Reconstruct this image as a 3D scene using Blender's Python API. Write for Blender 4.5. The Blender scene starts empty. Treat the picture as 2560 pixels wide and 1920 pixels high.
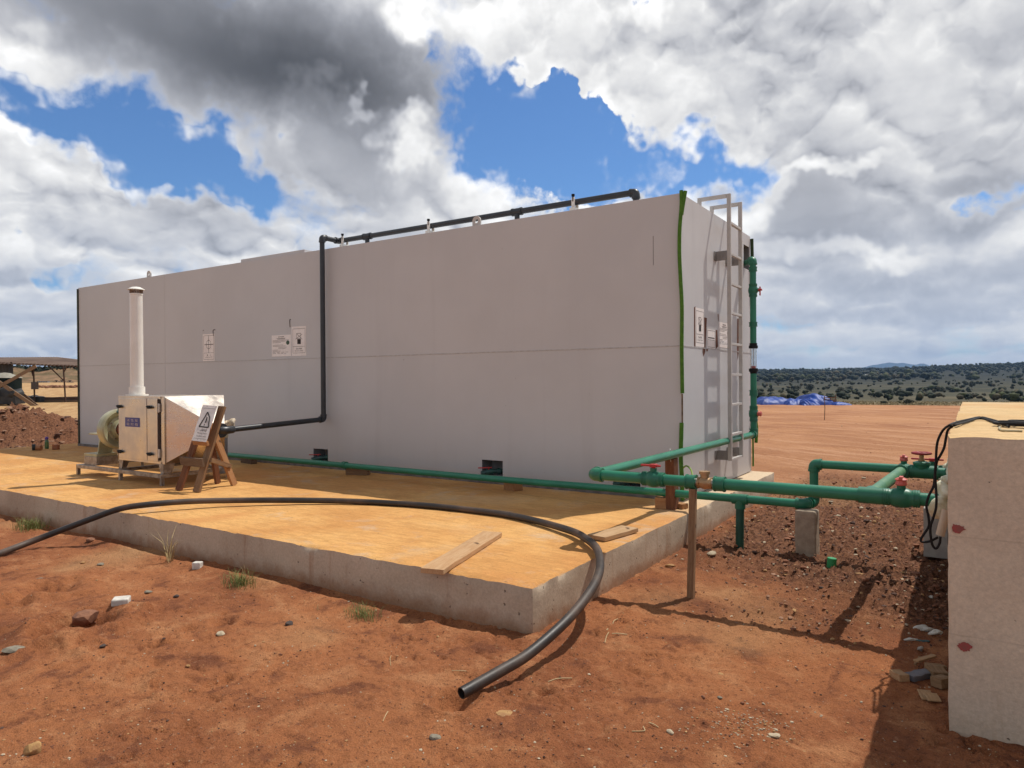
import bpy, math, random
import numpy as np
from mathutils import Vector, Matrix
random.seed(7)
rng = np.random.default_rng(11)
SC = bpy.context.scene
COL = SC.collection

# ---------------------------------------------------------------- camera
CAMP = np.array([2.52347, -7.05119, 1.55])
YAW, PITCH, ROLL, FPX = -0.58183, -0.00501, -0.00667, 1751.37
_f = np.array([math.sin(YAW)*math.cos(PITCH), math.cos(YAW)*math.cos(PITCH), math.sin(PITCH)])
_r = np.array([math.cos(YAW), -math.sin(YAW), 0.0]); _u = np.cross(_r, _f)
CR = math.cos(ROLL)*_r + math.sin(ROLL)*_u
CU = -math.sin(ROLL)*_r + math.cos(ROLL)*_u
CF = _f
cd = bpy.data.cameras.new('camera'); cam = bpy.data.objects.new('camera', cd); COL.objects.link(cam)
cd.sensor_width = 36.0; cd.lens = FPX/2560*36.0; cd.clip_start = 0.05; cd.clip_end = 30000
M = Matrix.Identity(4)
for i in range(3):
    M[i][0], M[i][1], M[i][2], M[i][3] = CR[i], CU[i], -CF[i], CAMP[i]
cam.matrix_world = M
SC.camera = cam
# ---------------------------------------------------------------- sun, exposure
SUN_DIR = Vector((0.215, 0.474, 1.0)).normalized()
sl = bpy.data.lights.new('sun', 'SUN'); sl.energy = 4.0; sl.angle = math.radians(0.5); sl.color = (1.0, 0.95, 0.87)
so = bpy.data.objects.new('sun', sl); COL.objects.link(so)
so.rotation_euler = SUN_DIR.to_track_quat('Z', 'Y').to_euler()
so.location = (10, 10, 30)
SUN_EL = math.asin(SUN_DIR.z); SUN_AZ = math.atan2(SUN_DIR.x, SUN_DIR.y)
SC.view_settings.view_transform = 'Standard'; SC.view_settings.look = 'None'
SC.view_settings.exposure = 0.0; SC.view_settings.gamma = 1.0
SC.cycles.volume_bounces = 0; SC.cycles.max_bounces = 8; SC.cycles.sample_clamp_indirect = 6.0

def ray(px, py):
    return CF*FPX + CR*(px-1280) + CU*(960-py)
def hit(px, py, ax, v):
    d = ray(px, py); t = (v-CAMP[ax])/d[ax]; return CAMP + t*d
def dp(px, py, depth):
    return CAMP + ray(px, py)/FPX*depth
def proj(X):
    d = np.array(X, float)-CAMP; z = d@CF
    return 1280+FPX*(d@CR)/z, 960-FPX*(d@CU)/z
def vert(bx, by, py):
    lo, hi = -20.0, 60.0
    for _ in range(60):
        m = (lo+hi)/2
        if proj((bx, by, m))[1] > py: lo = m
        else: hi = m
    return m

# ---------------------------------------------------------------- node helper
class NT:
    def __init__(s, tree): s.t = tree; s.n = tree.nodes; s.l = tree.links
    def new(s, typ, ins=None, **kw):
        n = s.n.new(typ)
        for k, v in kw.items(): setattr(n, k, v)
        if ins:
            for k, v in ins.items():
                if isinstance(v, tuple) and len(v) == 2 and hasattr(v[0], 'outputs'):
                    s.l.new(v[0].outputs[v[1]], n.inputs[k])
                elif hasattr(v, 'outputs'): s.l.new(v.outputs[0], n.inputs[k])
                else: n.inputs[k].default_value = v
        return n
    def math(s, op, a, b=None, c=None, clamp=False):
        n = s.n.new('ShaderNodeMath'); n.operation = op; n.use_clamp = clamp
        for i, v in enumerate((a, b, c)):
            if v is None: continue
            if isinstance(v, (int, float)): n.inputs[i].default_value = v
            elif isinstance(v, tuple): s.l.new(v[0].outputs[v[1]], n.inputs[i])
            else: s.l.new(v.outputs[0], n.inputs[i])
        return n
    def ramp(s, v, a, b, lo=0.0, hi=1.0, smooth=True):
        n = s.new('ShaderNodeMapRange', {'From Min': a, 'From Max': b, 'To Min': lo, 'To Max': hi})
        n.interpolation_type = 'SMOOTHSTEP' if smooth else 'LINEAR'
        if isinstance(v, tuple): s.l.new(v[0].outputs[v[1]], n.inputs[0])
        else: s.l.new(v.outputs[0], n.inputs[0])
        return n
    def mix(s, f, a, b, mode='MIX'):
        n = s.n.new('ShaderNodeMix'); n.data_type = 'RGBA'; n.blend_type = mode
        for idx, v in ((0, f), (6, a), (7, b)):
            if isinstance(v, (int, float)): n.inputs[idx].default_value = v
            elif isinstance(v, tuple) and hasattr(v[0], 'outputs'): s.l.new(v[0].outputs[v[1]], n.inputs[idx])
            elif isinstance(v, tuple): n.inputs[idx].default_value = (*v, 1.0) if len(v) == 3 else v
            elif n.inputs[idx].type == 'RGBA' and v.bl_idname == 'ShaderNodeMix': s.l.new(v.outputs[2], n.inputs[idx])
            else: s.l.new(v.outputs[0], n.inputs[idx])
        return n
    def noise(s, vec, scale, detail=4, rough=0.55, dist=0.0, d2=False):
        n = s.new('ShaderNodeTexNoise', {'Scale': scale, 'Detail': detail, 'Roughness': rough, 'Distortion': dist})
        if d2: n.noise_dimensions = '2D'
        if vec is not None:
            s.l.new((vec[0].outputs[vec[1]] if isinstance(vec, tuple) else vec.outputs[0]), n.inputs['Vector'])
        return n

# ---------------------------------------------------------------- world: sky with clouds (directions in the world)
def build_world():
    w = bpy.data.worlds.new('World'); SC.world = w; w.use_nodes = True
    t = NT(w.node_tree); t.n.clear()
    out = t.new('ShaderNodeOutputWorld'); bg = t.new('ShaderNodeBackground', {'Strength': 0.1}); t.l.new(bg.outputs[0], out.inputs[0])
    sky = t.new('ShaderNodeTexSky', sky_type='NISHITA', sun_disc=False)
    sky.sun_elevation = SUN_EL; sky.sun_rotation = SUN_AZ; sky.air_density = 1.0; sky.dust_density = 0.3; sky.ozone_density = 3.0
    tc = t.new('ShaderNodeTexCoord')
    d = t.new('ShaderNodeSeparateXYZ', {0: (tc, 'Generated')})
    # azimuth (from the heading of the photo) and elevation
    hx, hy = math.cos(YAW), -math.sin(YAW); fx, fy = math.sin(YAW), math.cos(YAW)
    a = t.math('ADD', t.math('MULTIPLY', (d, 0), hx), t.math('MULTIPLY', (d, 1), hy))
    b = t.math('ADD', t.math('MULTIPLY', (d, 0), fx), t.math('MULTIPLY', (d, 1), fy))
    A = t.math('ARCTAN2', a, b)
    hor = t.math('SQRT', t.math('SUBTRACT', 1.0, t.math('MULTIPLY', (d, 2), (d, 2))))
    E = t.math('ARCTAN2', (d, 2), hor)
    AE = t.new('ShaderNodeCombineXYZ', {0: A, 1: E})
    # cloud-layer coordinates (flatten towards the horizon)
    zz = t.math('ADD', t.math('MAXIMUM', (d, 2), 0.0), 0.16)
    P = t.new('ShaderNodeCombineXYZ', {0: t.math('DIVIDE', a, zz), 1: t.math('DIVIDE', b, zz), 2: (d, 2)})
    warp = t.noise(AE, 7.0, 4, 0.62, d2=True)
    wv = t.new('ShaderNodeVectorMath', {0: (warp, 'Color'), 1: (0.5, 0.5, 0.5)}, operation='SUBTRACT')
    wv2 = t.new('ShaderNodeVectorMath', {0: wv, 'Scale': 0.17}, operation='SCALE')
    W = t.new('ShaderNodeVectorMath', {0: AE, 1: wv2}, operation='ADD')
    def blobsum(lst, vec):
        """sum of soft ellipses; each step re-scales the coordinates of the one before"""
        acc = None
        for ang in (0, 14):
            sub = [q for q in lst if (abs(q[4]) > 7) == (ang == 14)]
            if not sub: continue
            ca, sa = math.cos(-math.radians(ang)), math.sin(-math.radians(ang)); cur = vec; s0 = (1.0, 1.0); o0 = (0.0, 0.0)
            if ang:
                cur = t.new('ShaderNodeCombineXYZ', {0: (t.new('ShaderNodeVectorMath', {0: vec, 1: (ca, sa, 0)}, operation='DOT_PRODUCT'), 'Value'), 1: (t.new('ShaderNodeVectorMath', {0: vec, 1: (-sa, ca, 0)}, operation='DOT_PRODUCT'), 'Value')})
            for (cx, cy, rx, ry, rot, wt) in sub:   # in photo display px (2212 wide)
                dr = ray(cx*1.15732, cy*1.15732); dr = dr/np.linalg.norm(dr)
                aa = math.atan2(dr[0]*hx+dr[1]*hy, dr[0]*fx+dr[1]*fy); ee = math.asin(dr[2]); k = 1.15732/FPX*math.cos(aa)
                if ang: aa, ee = aa*ca+ee*sa, -aa*sa+ee*ca
                s1 = (1/(rx*k*1.25), 1/(ry*k*1.25)); o1 = (-aa*s1[0], -ee*s1[1])
                # target = s1*v+o1, current = s0*v+o0
                r_ = (s1[0]/s0[0], s1[1]/s0[1]); of = (o1[0]-o0[0]*r_[0], o1[1]-o0[1]*r_[1])
                cur = t.new('ShaderNodeVectorMath', {0: cur, 1: (r_[0], r_[1], 0), 2: (of[0], of[1], 0)}, operation='MULTIPLY_ADD'); s0, o0 = s1, o1
                ln = t.new('ShaderNodeVectorMath', {0: cur}, operation='LENGTH')
                mr = t.ramp((ln, 'Value'), 0.25, 1.75, 1.0, 0.0)
                acc = t.math('MULTIPLY_ADD', mr, wt, 0.0 if acc is None else acc)
        return acc
    gaps = blobsum(SKY_GAPS, W); adds = blobsum(SKY_ADDS, W)
    wv3 = t.new('ShaderNodeVectorMath', {0: wv, 'Scale': 0.07}, operation='SCALE')
    W2 = t.new('ShaderNodeVectorMath', {0: AE, 1: wv3}, operation='ADD')
    dark = blobsum(SKY_DARK, W2); glow = blobsum(SKY_GLOW, W)
    n1 = t.noise(P, 1.7, 3, 0.55, d2=True); n2 = t.noise(AE, 10.0, 8, 0.66, d2=True); n5 = t.noise(AE, 3.1, 1, 0.5, d2=True); n6 = t.noise(AE, 17.0, 3, 0.6, d2=True)
    low = t.ramp(E, 0.03, 0.27, 1.0, 0.0)
    # heaped, rounded billows: inverted ridges, flatter towards the horizon
    ey = t.math('ADD', t.math('MULTIPLY', E, 1.25), t.math('MULTIPLY', t.math('SUBTRACT', 1.0, t.math('EXPONENT', t.math('MULTIPLY', E, -9.0))), 0.30))
    BV = t.new('ShaderNodeCombineXYZ', {0: A, 1: ey})
    BW = t.new('ShaderNodeVectorMath', {0: BV, 1: wv3}, operation='ADD')
    def billow(vec):
        q_ = t.new('ShaderNodeTexNoise', {'Scale': 8.5, 'Detail': 4.0, 'Roughness': 0.60, 'Lacunarity': 2.1, 'Offset': 0.95, 'Gain': 1.1}, noise_type='RIDGED_MULTIFRACTAL', noise_dimensions='2D', normalize=False)
        t.l.new(vec.outputs[0], q_.inputs['Vector']); return t.math('SUBTRACT', 1.0, t.math('MULTIPLY', (q_, 0), 0.62))
    bl = billow(BW); blo = billow(t.new('ShaderNodeVectorMath', {0: BW, 1: (0.008, 0.020, 0.0)}, operation='ADD'))
    n4 = t.noise(BV, 4.5, 5, 0.58, d2=True)
    cov = t.math('ADD', 0.46, t.math('MULTIPLY', t.math('SUBTRACT', (n1, 0), 0.5), 0.6))
    cov = t.math('ADD', cov, t.math('MULTIPLY', t.math('SUBTRACT', (n2, 0), 0.5), 1.7))
    cov = t.math('ADD', cov, t.math('MULTIPLY', t.math('SUBTRACT', bl, 0.42), 0.40))
    cov = t.math('SUBTRACT', t.math('ADD', cov, t.math('MULTIPLY', adds, 0.7)), t.math('MULTIPLY', gaps, 0.95))
    cov = t.math('ADD', cov, t.math('MULTIPLY', low, t.math('ADD', 0.02, t.math('MULTIPLY', t.math('SUBTRACT', (n4, 0), 0.5), 1.2))))
    wid = t.ramp((n5, 0), 0.34, 0.60, 0.22, 1.0)
    alpha = t.ramp(t.math('DIVIDE', t.math('ADD', cov, 0.05), wid), 0.0, 1.0)
    veil = t.math('MULTIPLY', t.ramp((n6, 0), 0.50, 0.74), t.ramp(cov, -0.95, 0.1, 0.0, 0.75))
    alpha = t.math('MAXIMUM', alpha, veil)
    fadeh = t.ramp(E, 0.0, 0.10, 0.45, 1.0)
    emb = t.math('MULTIPLY', t.math('SUBTRACT', bl, blo), 0.40)
    thick = t.ramp(cov, 0.20, 1.10)
    soft = t.math('SUBTRACT', 1.0, t.math('MINIMUM', t.math('MULTIPLY', dark, 1.9), 0.90))
    val = t.math('SUBTRACT', 1.0, t.math('MULTIPLY', thick, 0.29))
    puff = t.math('ADD', emb, t.math('MULTIPLY', t.math('SUBTRACT', bl, 0.42), 0.10))
    puff = t.math('ADD', puff, t.math('MULTIPLY', t.math('SUBTRACT', (n4, 0), 0.5), 0.95))
    puff = t.math('MULTIPLY', t.math('ADD', puff, t.math('MULTIPLY', t.math('SUBTRACT', (n2, 0), 0.5), 0.32)), fadeh)
    val = t.math('ADD', val, t.math('MULTIPLY', puff, soft))
    val = t.math('SUBTRACT', val, t.math('MULTIPLY', low, 0.03))
    dk = t.math('SUBTRACT', 1.0, t.math('DIVIDE', dark, t.math('ADD', 1.0, t.math('MULTIPLY', dark, 0.30))))
    val = t.math('MULTIPLY', val, t.math('MAXIMUM', dk, 0.13))
    val = t.math('ADD', val, glow)
    val = t.math('MINIMUM', t.math('MAXIMUM', val, 0.10), 1.12)
    cool = t.ramp(val, 0.3, 0.95)
    tint = t.mix(cool, (0.95, 0.97, 1.06), (1.0, 0.995, 0.985))
    tint2 = t.mix(t.math('MULTIPLY', low, t.math('SUBTRACT', 1.0, cool)), tint, (0.86, 0.96, 1.16))
    # unseen clouds overhead and behind the viewer, dimmed to lower the ambient light
    unseen_dim = t.math('MULTIPLY', t.ramp(E, 0.58, 0.95, 1.0, OVERHEAD_DIM), t.ramp(b, -0.25, 0.35, 0.80, 1.0))
    vv = t.math('MULTIPLY', t.math('MULTIPLY', val, unseen_dim), 10.0)
    ccol = t.new('ShaderNodeVectorMath', {0: (tint2, 2), 'Scale': vv}, operation='SCALE')
    blue = t.new('ShaderNodeMix', data_type='RGBA', blend_type='MULTIPLY'); blue.inputs[0].default_value = 1.0
    t.l.new(sky.outputs[0], blue.inputs[6]); blue.inputs[7].default_value = (*SKY_TINT, 1)
    fin = t.mix(alpha, blue, ccol)
    # below the horizon: plain ground-lit haze
    gnd = t.ramp((d, 2), -0.02, 0.0)
    fin2 = t.mix(gnd, (2.2, 1.6, 1.2), fin)
    t.l.new(fin2.outputs[2], bg.inputs['Color'])
SKY_TINT = (0.66, 0.92, 1.20)
OVERHEAD_DIM = 0.36
# cx, cy, rx, ry, rot, weight  (display px of the photograph turned into sky directions)
SKY_GAPS = [(110, 265, 220, 50, 14, 1.0), (330, 315, 180, 62, 18, 1.0), (470, 375, 130, 50, 25, 1.0), (60, 200, 60, 18, 10, .4),
            (1030, 235, 125, 75, 0, 1.0), (1110, 350, 140, 90, 0, 1.1), (1330, 345, 170, 52, 8, 1.0), (1530, 355, 130, 36, 4, .9), (1180, 240, 70, 70, 0, .9), (1100, 150, 70, 25, 20, .4),
            (1395, 20, 30, 26, 30, .9), (1640, 405, 30, 26, 0, .8), (1560, 232, 30, 12, 0, .45), (1870, 380, 40, 10, 10, .5),
            (2150, 420, 50, 22, 20, .7), (70, 560, 120, 20, 4, .5), (60, 735, 110, 12, 0, .45), (545, 345, 35, 60, 80, .5), (1075, 290, 60, 50, 0, .6)]
SKY_ADDS = [(210, 240, 60, 26, 15, .9), (500, 130, 480, 120, 10, .9), (80, 110, 160, 70, 0, .5), (525, 345, 26, 40, 0, 1.3), (1230, 268, 26, 14, 0, .5),
            (1310, 315, 20, 12, 0, .45), (900, 300, 130, 120, 30, .6), (1500, 150, 380, 110, 20, .7), (1900, 150, 420, 160, 10, .8), (700, 520, 500, 120, 0, .55),
            (1430, 415, 150, 46, 0, .85), (1760, 430, 110, 100, 0, .8), (200, 430, 260, 70, 8, .6), (1000, 430, 90, 70, 20, .6), (1950, 600, 400, 200, 0, .35), (100, 680, 300, 120, 0, .3)]
SKY_DARK = [(300, 40, 230, 90, 12, .30), (560, 110, 330, 90, 14, .5), (760, 130, 200, 80, 10, .42), (600, 230, 230, 70, 25, .30), (900, 180, 170, 50, 0, .12), (830, 390, 160, 45, 5, .22), (150, 20, 140, 40, 20, .15),
            (1950, 110, 350, 110, 8, .06), (2100, 260, 220, 110, 0, .08), (1760, 445, 90, 70, 0, .36), (1850, 525, 110, 34, 0, .20), (2100, 470, 85, 32, 0, .44), (1700, 560, 90, 30, 0, .15),
            (2140, 392, 62, 20, -8, .40), (1800, 650, 260, 34, 0, .16), (2000, 600, 260, 26, 0, .26), (1750, 700, 180, 18, 0, .15), (2100, 660, 180, 18, 0, .16), (320, 490, 150, 30, 0, .12), (560, 460, 200, 26, 0, .10), (1560, 260, 300, 20, 12, .06), (80, 600, 140, 22, 0, .14)]
SKY_GLOW = [(905, 80, 40, 26, 0, .6), (1075, 75, 55, 50, 20, .12), (1180, 60, 130, 50, 0, .08), (860, 270, 36, 18, 0, .45), (745, 222, 24, 12, 0, .22), (870, 315, 24, 20, 0, .3),
            (880, 330, 34, 30, 0, .2), (1000, 380, 60, 40, 0, .3), (1270, 250, 70, 50, 0, .15), (1440, 400, 130, 24, 0, .3), (1790, 352, 70, 14, 5, .4), (1680, 430, 26, 50, 0, .3), (1830, 555, 80, 22, 0, .3), (60, 80, 60, 40, 0, .15), (1640, 500, 50, 40, 0, .2), (720, 230, 60, 20, 0, .1), (160, 330, 110, 24, 12, .2), (1430, 250, 160, 20, 12, .2)]
build_world()

# ---------------------------------------------------------------- materials
MATS = {}
def mat(name, c1, c2=None, scale=6.0, rough=0.6, metal=0.0, bump=0.0, bscale=60.0, stretch=(1, 1, 1), detail=5, lo=0.35, hi=0.65, spec=0.5, fine=0.0, fscale=180.0, rvar=0.0):
    if name in MATS: return MATS[name]
    m = bpy.data.materials.new(name); m.use_nodes = True; t = NT(m.node_tree)
    p = t.n['Principled BSDF']; c2 = c2 or tuple(x*0.8 for x in c1)
    tc = t.new('ShaderNodeTexCoord')
    mp = t.new('ShaderNodeMapping', {'Vector': (tc, 'Object'), 'Scale': stretch})
    n = t.noise(mp, scale, detail)
    f = t.ramp((n, 0), lo, hi)
    col = t.mix(f, c1, c2)
    if fine > 0:
        nf = t.noise(mp, fscale, 3, 0.6)
        g = t.ramp((nf, 0), 0.3, 0.7, 1-fine, 1+fine, False)
        col = t.mix(1.0, col, t.new('ShaderNodeCombineColor', {0: g, 1: g, 2: g}), 'MULTIPLY')
    t.l.new(col.outputs[2], p.inputs['Base Color'])
    p.inputs['Roughness'].default_value = rough; p.inputs['Metallic'].default_value = metal
    p.inputs['Specular IOR Level'].default_value = spec
    if rvar: t.l.new(t.ramp((n, 0), 0.3, 0.7, rough-rvar, rough+rvar).outputs[0], p.inputs['Roughness'])
    if bump > 0:
        nb = t.noise(mp, bscale, 5, 0.6)
        b = t.new('ShaderNodeBump', {'Strength': 1.0, 'Distance': bump, 'Height': (nb, 0)})
        t.l.new(b.outputs[0], p.inputs['Normal'])
    MATS[name] = m; return m

def soil_material():
    m = bpy.data.materials.new('ground_soil'); m.use_nodes = True; t = NT(m.node_tree); p = t.n['Principled BSDF']
    geo = t.new('ShaderNodeNewGeometry')
    def att(nm): return t.new('ShaderNodeAttribute', attribute_name=nm)
    sand, veg, dug, wet = att('sand'), att('veg'), att('dug'), att('pale')
    pos = (geo, 'Position')
    n_lo = t.noise(pos, 0.55, 6, 0.6); n_mid = t.noise(pos, 3.2, 7, 0.65, 0.4); n_hi = t.noise(pos, 26.0, 6, 0.7); n_x = t.noise(pos, 140.0, 4, 0.7)
    red = t.mix(t.ramp((n_lo, 0), .38, .62), (.40, .154, .063), (.285, .101, .043))
    red = t.mix(t.ramp((n_mid, 0), .50, .68), red, (.46, .205, .092))
    red = t.mix(t.ramp((n_mid, 0), .34, .48, .9, 0.0), red, (.19, .068, .034))
    red = t.mix(t.ramp((n_hi, 0), .56, .72, 0.0, .55), red, (.52, .27, .145))
    red = t.mix(t.ramp((n_hi, 0), .32, .46, .75, 0.0), red, (.15, .054, .027))
    # plateau
    st = t.new('ShaderNodeMapping', {'Vector': pos, 'Scale': (0.35, 0.35, 1), 'Rotation': (0, 0, 0.0)})
    ns = t.noise(st, 0.7, 7, 0.65, 0.6)
    rot = t.new('ShaderNodeMapping', {'Vector': pos, 'Rotation': (0, 0, -YAW)}); rs = t.new('ShaderNodeMapping', {'Vector': rot, 'Scale': (0.25, 1.6, 1)})
    nr = t.noise(rs, 1.1, 7, 0.65, 0.5)
    # ripples of traffic, across the view
    plat = t.mix(t.ramp((ns, 0), .35, .65), (.45, .225, .110), (.33, .148, .072))
    plat = t.mix(t.ramp((nr, 0), .48, .66), plat, (.48, .255, .14))
    plat = t.mix(t.ramp((nr, 0), .30, .42, .75, 0.0), plat, (.22, .09, .05))
    plat = t.mix(t.ramp((n_hi, 0), .30, .42, .45, 0.0), plat, (.18, .08, .045))
    sandc = t.mix(t.ramp((nr, 0), .38, .62), (.50, .325, .16), (.40, .235, .11))
    sandc = t.mix(t.ramp((n_mid, 0), .30, .42, .4, 0.0), sandc, (.30, .15, .06))
    dugc = t.mix(t.ramp((n_hi, 0), .38, .62), (.25, .115, .062), (.10, .042, .025))
    dugc = t.mix(t.ramp((n_x, 0), .56, .72, 0.0, .55), dugc, (.36, .19, .10))
    # dry grass and scrub slopes
    nv = t.noise(pos, 0.028, 8, 0.7, 0.3); rsv = t.new('ShaderNodeMapping', {'Vector': rot, 'Scale': (0.16, 0.75, 1)}); nv2 = t.noise(rsv, 0.055, 8, 0.7, 0.3); nv3 = t.noise(pos, 0.5, 6, 0.7)
    vg = t.mix(t.ramp((nv, 0), .40, .60), (.040, .041, .025), (.082, .074, .043))
    vg = t.mix(t.ramp((nv2, 0), .52, .66), vg, (.105, .086, .045))
    vg = t.mix(t.ramp((nv2, 0), .33, .44, .8, 0.0), vg, (.034, .040, .024))
    vg = t.mix(t.ramp((nv3, 0), .34, .48, .7, 0.0), vg, (.030, .035, .018))
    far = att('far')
    vg = t.mix((far, 'Fac'), vg, t.mix(t.ramp((nv2, 0), .4, .6), (.018, .022, .018), (.032, .034, .024)))  # far land darkened in its colour to stand for cloud shadow
    vg = t.mix((att('edge'), 'Fac'), vg, t.mix(t.ramp((nv2, 0), .42, .58), (.27, .20, .115), (.16, .135, .07)))
    bk = t.mix(t.ramp((nv3, 0), .40, .60), (.235, .135, .080), (.10, .07, .042))
    bk = t.mix(t.ramp((t.noise(pos, .16, 6, .7), 0), .44, .58), bk, (.055, .052, .028))
    vg = t.mix((att('bank'), 'Fac'), vg, bk)
    c = t.mix((att('plateau'), 'Fac'), red, plat)
    c = t.mix((sand, 'Fac'), c, sandc)
    c = t.mix((dug, 'Fac'), c, dugc)
    c = t.mix((wet, 'Fac'), c, (.52, .31, .15))
    c = t.mix((veg, 'Fac'), c, vg)
    ng2 = t.noise(pos, 48.0, 5, 0.8)
    c = t.mix(t.ramp((ng2, 0), .30, .44, .55, 0.0), c, (.085, .034, .018))
    c = t.mix(t.ramp((ng2, 0), .64, .76, 0.0, .5), c, (.50, .27, .15))
    gx = t.ramp((n_x, 0), .3, .7, .66, 1.32, False)
    c = t.mix(1.0, c, t.new('ShaderNodeCombineColor', {0: gx, 1: gx, 2: gx}), 'MULTIPLY')
    t.l.new(c.outputs[2], p.inputs['Base Color'])
    p.inputs['Roughness'].default_value = 0.95; p.inputs['Specular IOR Level'].default_value = 0.15
    h = t.math('ADD', t.math('MULTIPLY', (n_hi, 0), 0.016), t.math('MULTIPLY', (n_x, 0), 0.010))
    n_g = t.noise(pos, 62.0, 5, 0.75)
    h = t.math('ADD', h, t.math('ADD', t.math('MULTIPLY', (n_mid, 0), 0.012), t.math('MULTIPLY', (n_g, 0), 0.009)))
    b = t.new('ShaderNodeBump', {'Strength': 1.0, 'Distance': 1.0, 'Height': h})
    t.l.new(b.outputs[0], p.inputs['Normal'])
    return m

def concrete_material(name, top1, top2, side1, side2, stain, zlo, zhi, pit=.685, pale=None):
    """dusty level tops, streaked cast sides, soil splashed along the foot"""
    m = bpy.data.materials.new(name); m.use_nodes = True; t = NT(m.node_tree); p = t.n['Principled BSDF']
    geo = t.new('ShaderNodeNewGeometry'); pos = (geo, 'Position'); nz = t.new('ShaderNodeSeparateXYZ', {0: (geo, 'Normal')}); ps = t.new('ShaderNodeSeparateXYZ', {0: pos})
    n1 = t.noise(pos, 1.1, 6, 0.6, 0.3); n2 = t.noise(pos, 7.0, 6, 0.65); n3 = t.noise(pos, 60.0, 4, 0.7); n4 = t.noise(pos, 24.0, 3, 0.5)
    tp = t.mix(t.ramp((n1, 0), .36, .64), top1, top2)
    tp = t.mix(t.ramp((n2, 0), .55, .75, 0, .45), tp, tuple(min(1, x*1.25) for x in top1))
    tp = t.mix(t.ramp((n2, 0), .26, .40, .45, 0), tp, tuple(x*.62 for x in top2))
    tp = t.mix(t.ramp((n4, 0), .70, .76, 0, .7), tp, tuple(x*.45 for x in top2))
    fn = t.noise(t.new('ShaderNodeMapping', {'Vector': pos, 'Scale': (1.0, 5.0, 1.0)}), 5.0, 5, 0.7)
    tp = t.mix(t.ramp((fn, 0), .42, .56, .28, 0), tp, tuple(x*.55 for x in top2))
    st = t.new('ShaderNodeMapping', {'Vector': pos, 'Scale': (1, 1, 0.12)})
    ns = t.noise(st, 9.0, 6, 0.65, 0.2)
    sd = t.mix(t.ramp((n1, 0), .35, .65), side1, side2)
    sd = t.mix(t.ramp((ns, 0), .54, .72, 0, .5), sd, stain)
    sd = t.mix(t.ramp((n2, 0), .60, .72, 0, .45), sd, tuple(x*.7 for x in side2))
    sd = t.mix(t.ramp((n4, 0), pit, pit+.035, 0, .8), sd, tuple(x*.22 for x in side2))
    foot = t.math('ADD', (ps, 2), t.math('MULTIPLY', (n2, 0), -(zhi-zlo)*1.5))
    fz = t.ramp(foot, zlo-(zhi-zlo)*.9, zhi-(zhi-zlo)*.75, .85, 0.0)
    sd = t.mix(fz, sd, tuple(x for x in stain))
    if pale:
        pl_ = t.math('MULTIPLY', t.ramp(t.math('ADD', (ps, 0), t.math('MULTIPLY', t.math('SUBTRACT', (n2, 0), .5), .5)), -.35, .05), t.ramp(t.math('ADD', (ps, 1), t.math('MULTIPLY', t.math('SUBTRACT', (n1, 0), .5), 1.2)), -1.2, .5))
        tp = t.mix(t.math('MULTIPLY', pl_, .8), tp, pale)
    gp_ = t.noise(pos, 1.9, 7, .7, .4)
    gq_ = t.noise(pos, .75, 6, .65, .5)
    tp = t.mix(t.ramp((gq_, 0), .52, .68, 0, .55), tp, tuple(x*y for x, y in zip(top2, (.92, .80, .80))))
    tp = t.mix(t.ramp((gq_, 0), .30, .44, .40, 0), tp, (.62, .43, .24))
    fp_ = t.noise(pos, 4.5, 5, .75, .8)
    tp = t.mix(t.ramp((fp_, 0), .60, .70, 0, .35), tp, (.34, .20, .10))
    tp = t.mix(t.ramp((gp_, 0), .54, .70, 0, .45), tp, tuple(sum(top1)/3*k_ for k_ in (1.25, 1.05, .85)))
    if not pale: pass
    lift_ = t.math('PINGPONG', t.math('ADD', (ps, 2), t.math('MULTIPLY', (n2, 0), .012)), .215)
    sd = t.mix(t.ramp(lift_, .0, .006, .28, 0), sd, tuple(x*.6 for x in side2))
    c = t.mix(t.ramp((nz, 2), .55, .85), sd, tp)
    gx = t.ramp((n3, 0), .3, .7, .88, 1.12, False)
    c = t.mix(1.0, c, t.new('ShaderNodeCombineColor', {0: gx, 1: gx, 2: gx}), 'MULTIPLY')
    t.l.new(c.outputs[2], p.inputs['Base Color']); p.inputs['Roughness'].default_value = .92; p.inputs['Specular IOR Level'].default_value = .2
    h = t.math('ADD', t.math('MULTIPLY', (n3, 0), .002), t.math('MULTIPLY', (n2, 0), .006))
    h = t.math('SUBTRACT', h, t.ramp((n4, 0), pit, pit+.045, 0, .006))
    t.l.new(t.new('ShaderNodeBump', {'Strength': .8, 'Distance': 1.0, 'Height': h}).outputs[0], p.inputs['Normal'])
    return m

def wood(name, c1, c2, dark=(.06, .03, .015)):
    if name in MATS: return MATS[name]
    m = bpy.data.materials.new(name); m.use_nodes = True; t = NT(m.node_tree); p = t.n['Principled BSDF']
    tc = t.new('ShaderNodeTexCoord'); mp = t.new('ShaderNodeMapping', {'Vector': (tc, 'Object'), 'Scale': (1.2, 14, 14)})
    n = t.noise(mp, 4.0, 6, 0.65, 1.2); k = t.noise((tc, 'Object'), 9.0, 2, .4); n2 = t.noise((tc, 'Object'), 3.0, 5)
    c = t.mix(t.ramp((n, 0), .35, .65), c1, c2); c = t.mix(t.ramp((k, 0), .70, .76, 0, .8), c, dark)
    c = t.mix(t.ramp((n2, 0), .30, .45, .4, 0), c, tuple(x*.55 for x in c2))
    t.l.new(c.outputs[2], p.inputs['Base Color']); p.inputs['Roughness'].default_value = .8; p.inputs['Specular IOR Level'].default_value = .25
    t.l.new(t.new('ShaderNodeBump', {'Strength': .5, 'Distance': .004, 'Height': (n, 0)}).outputs[0], p.inputs['Normal'])
    MATS[name] = m; return m

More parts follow.
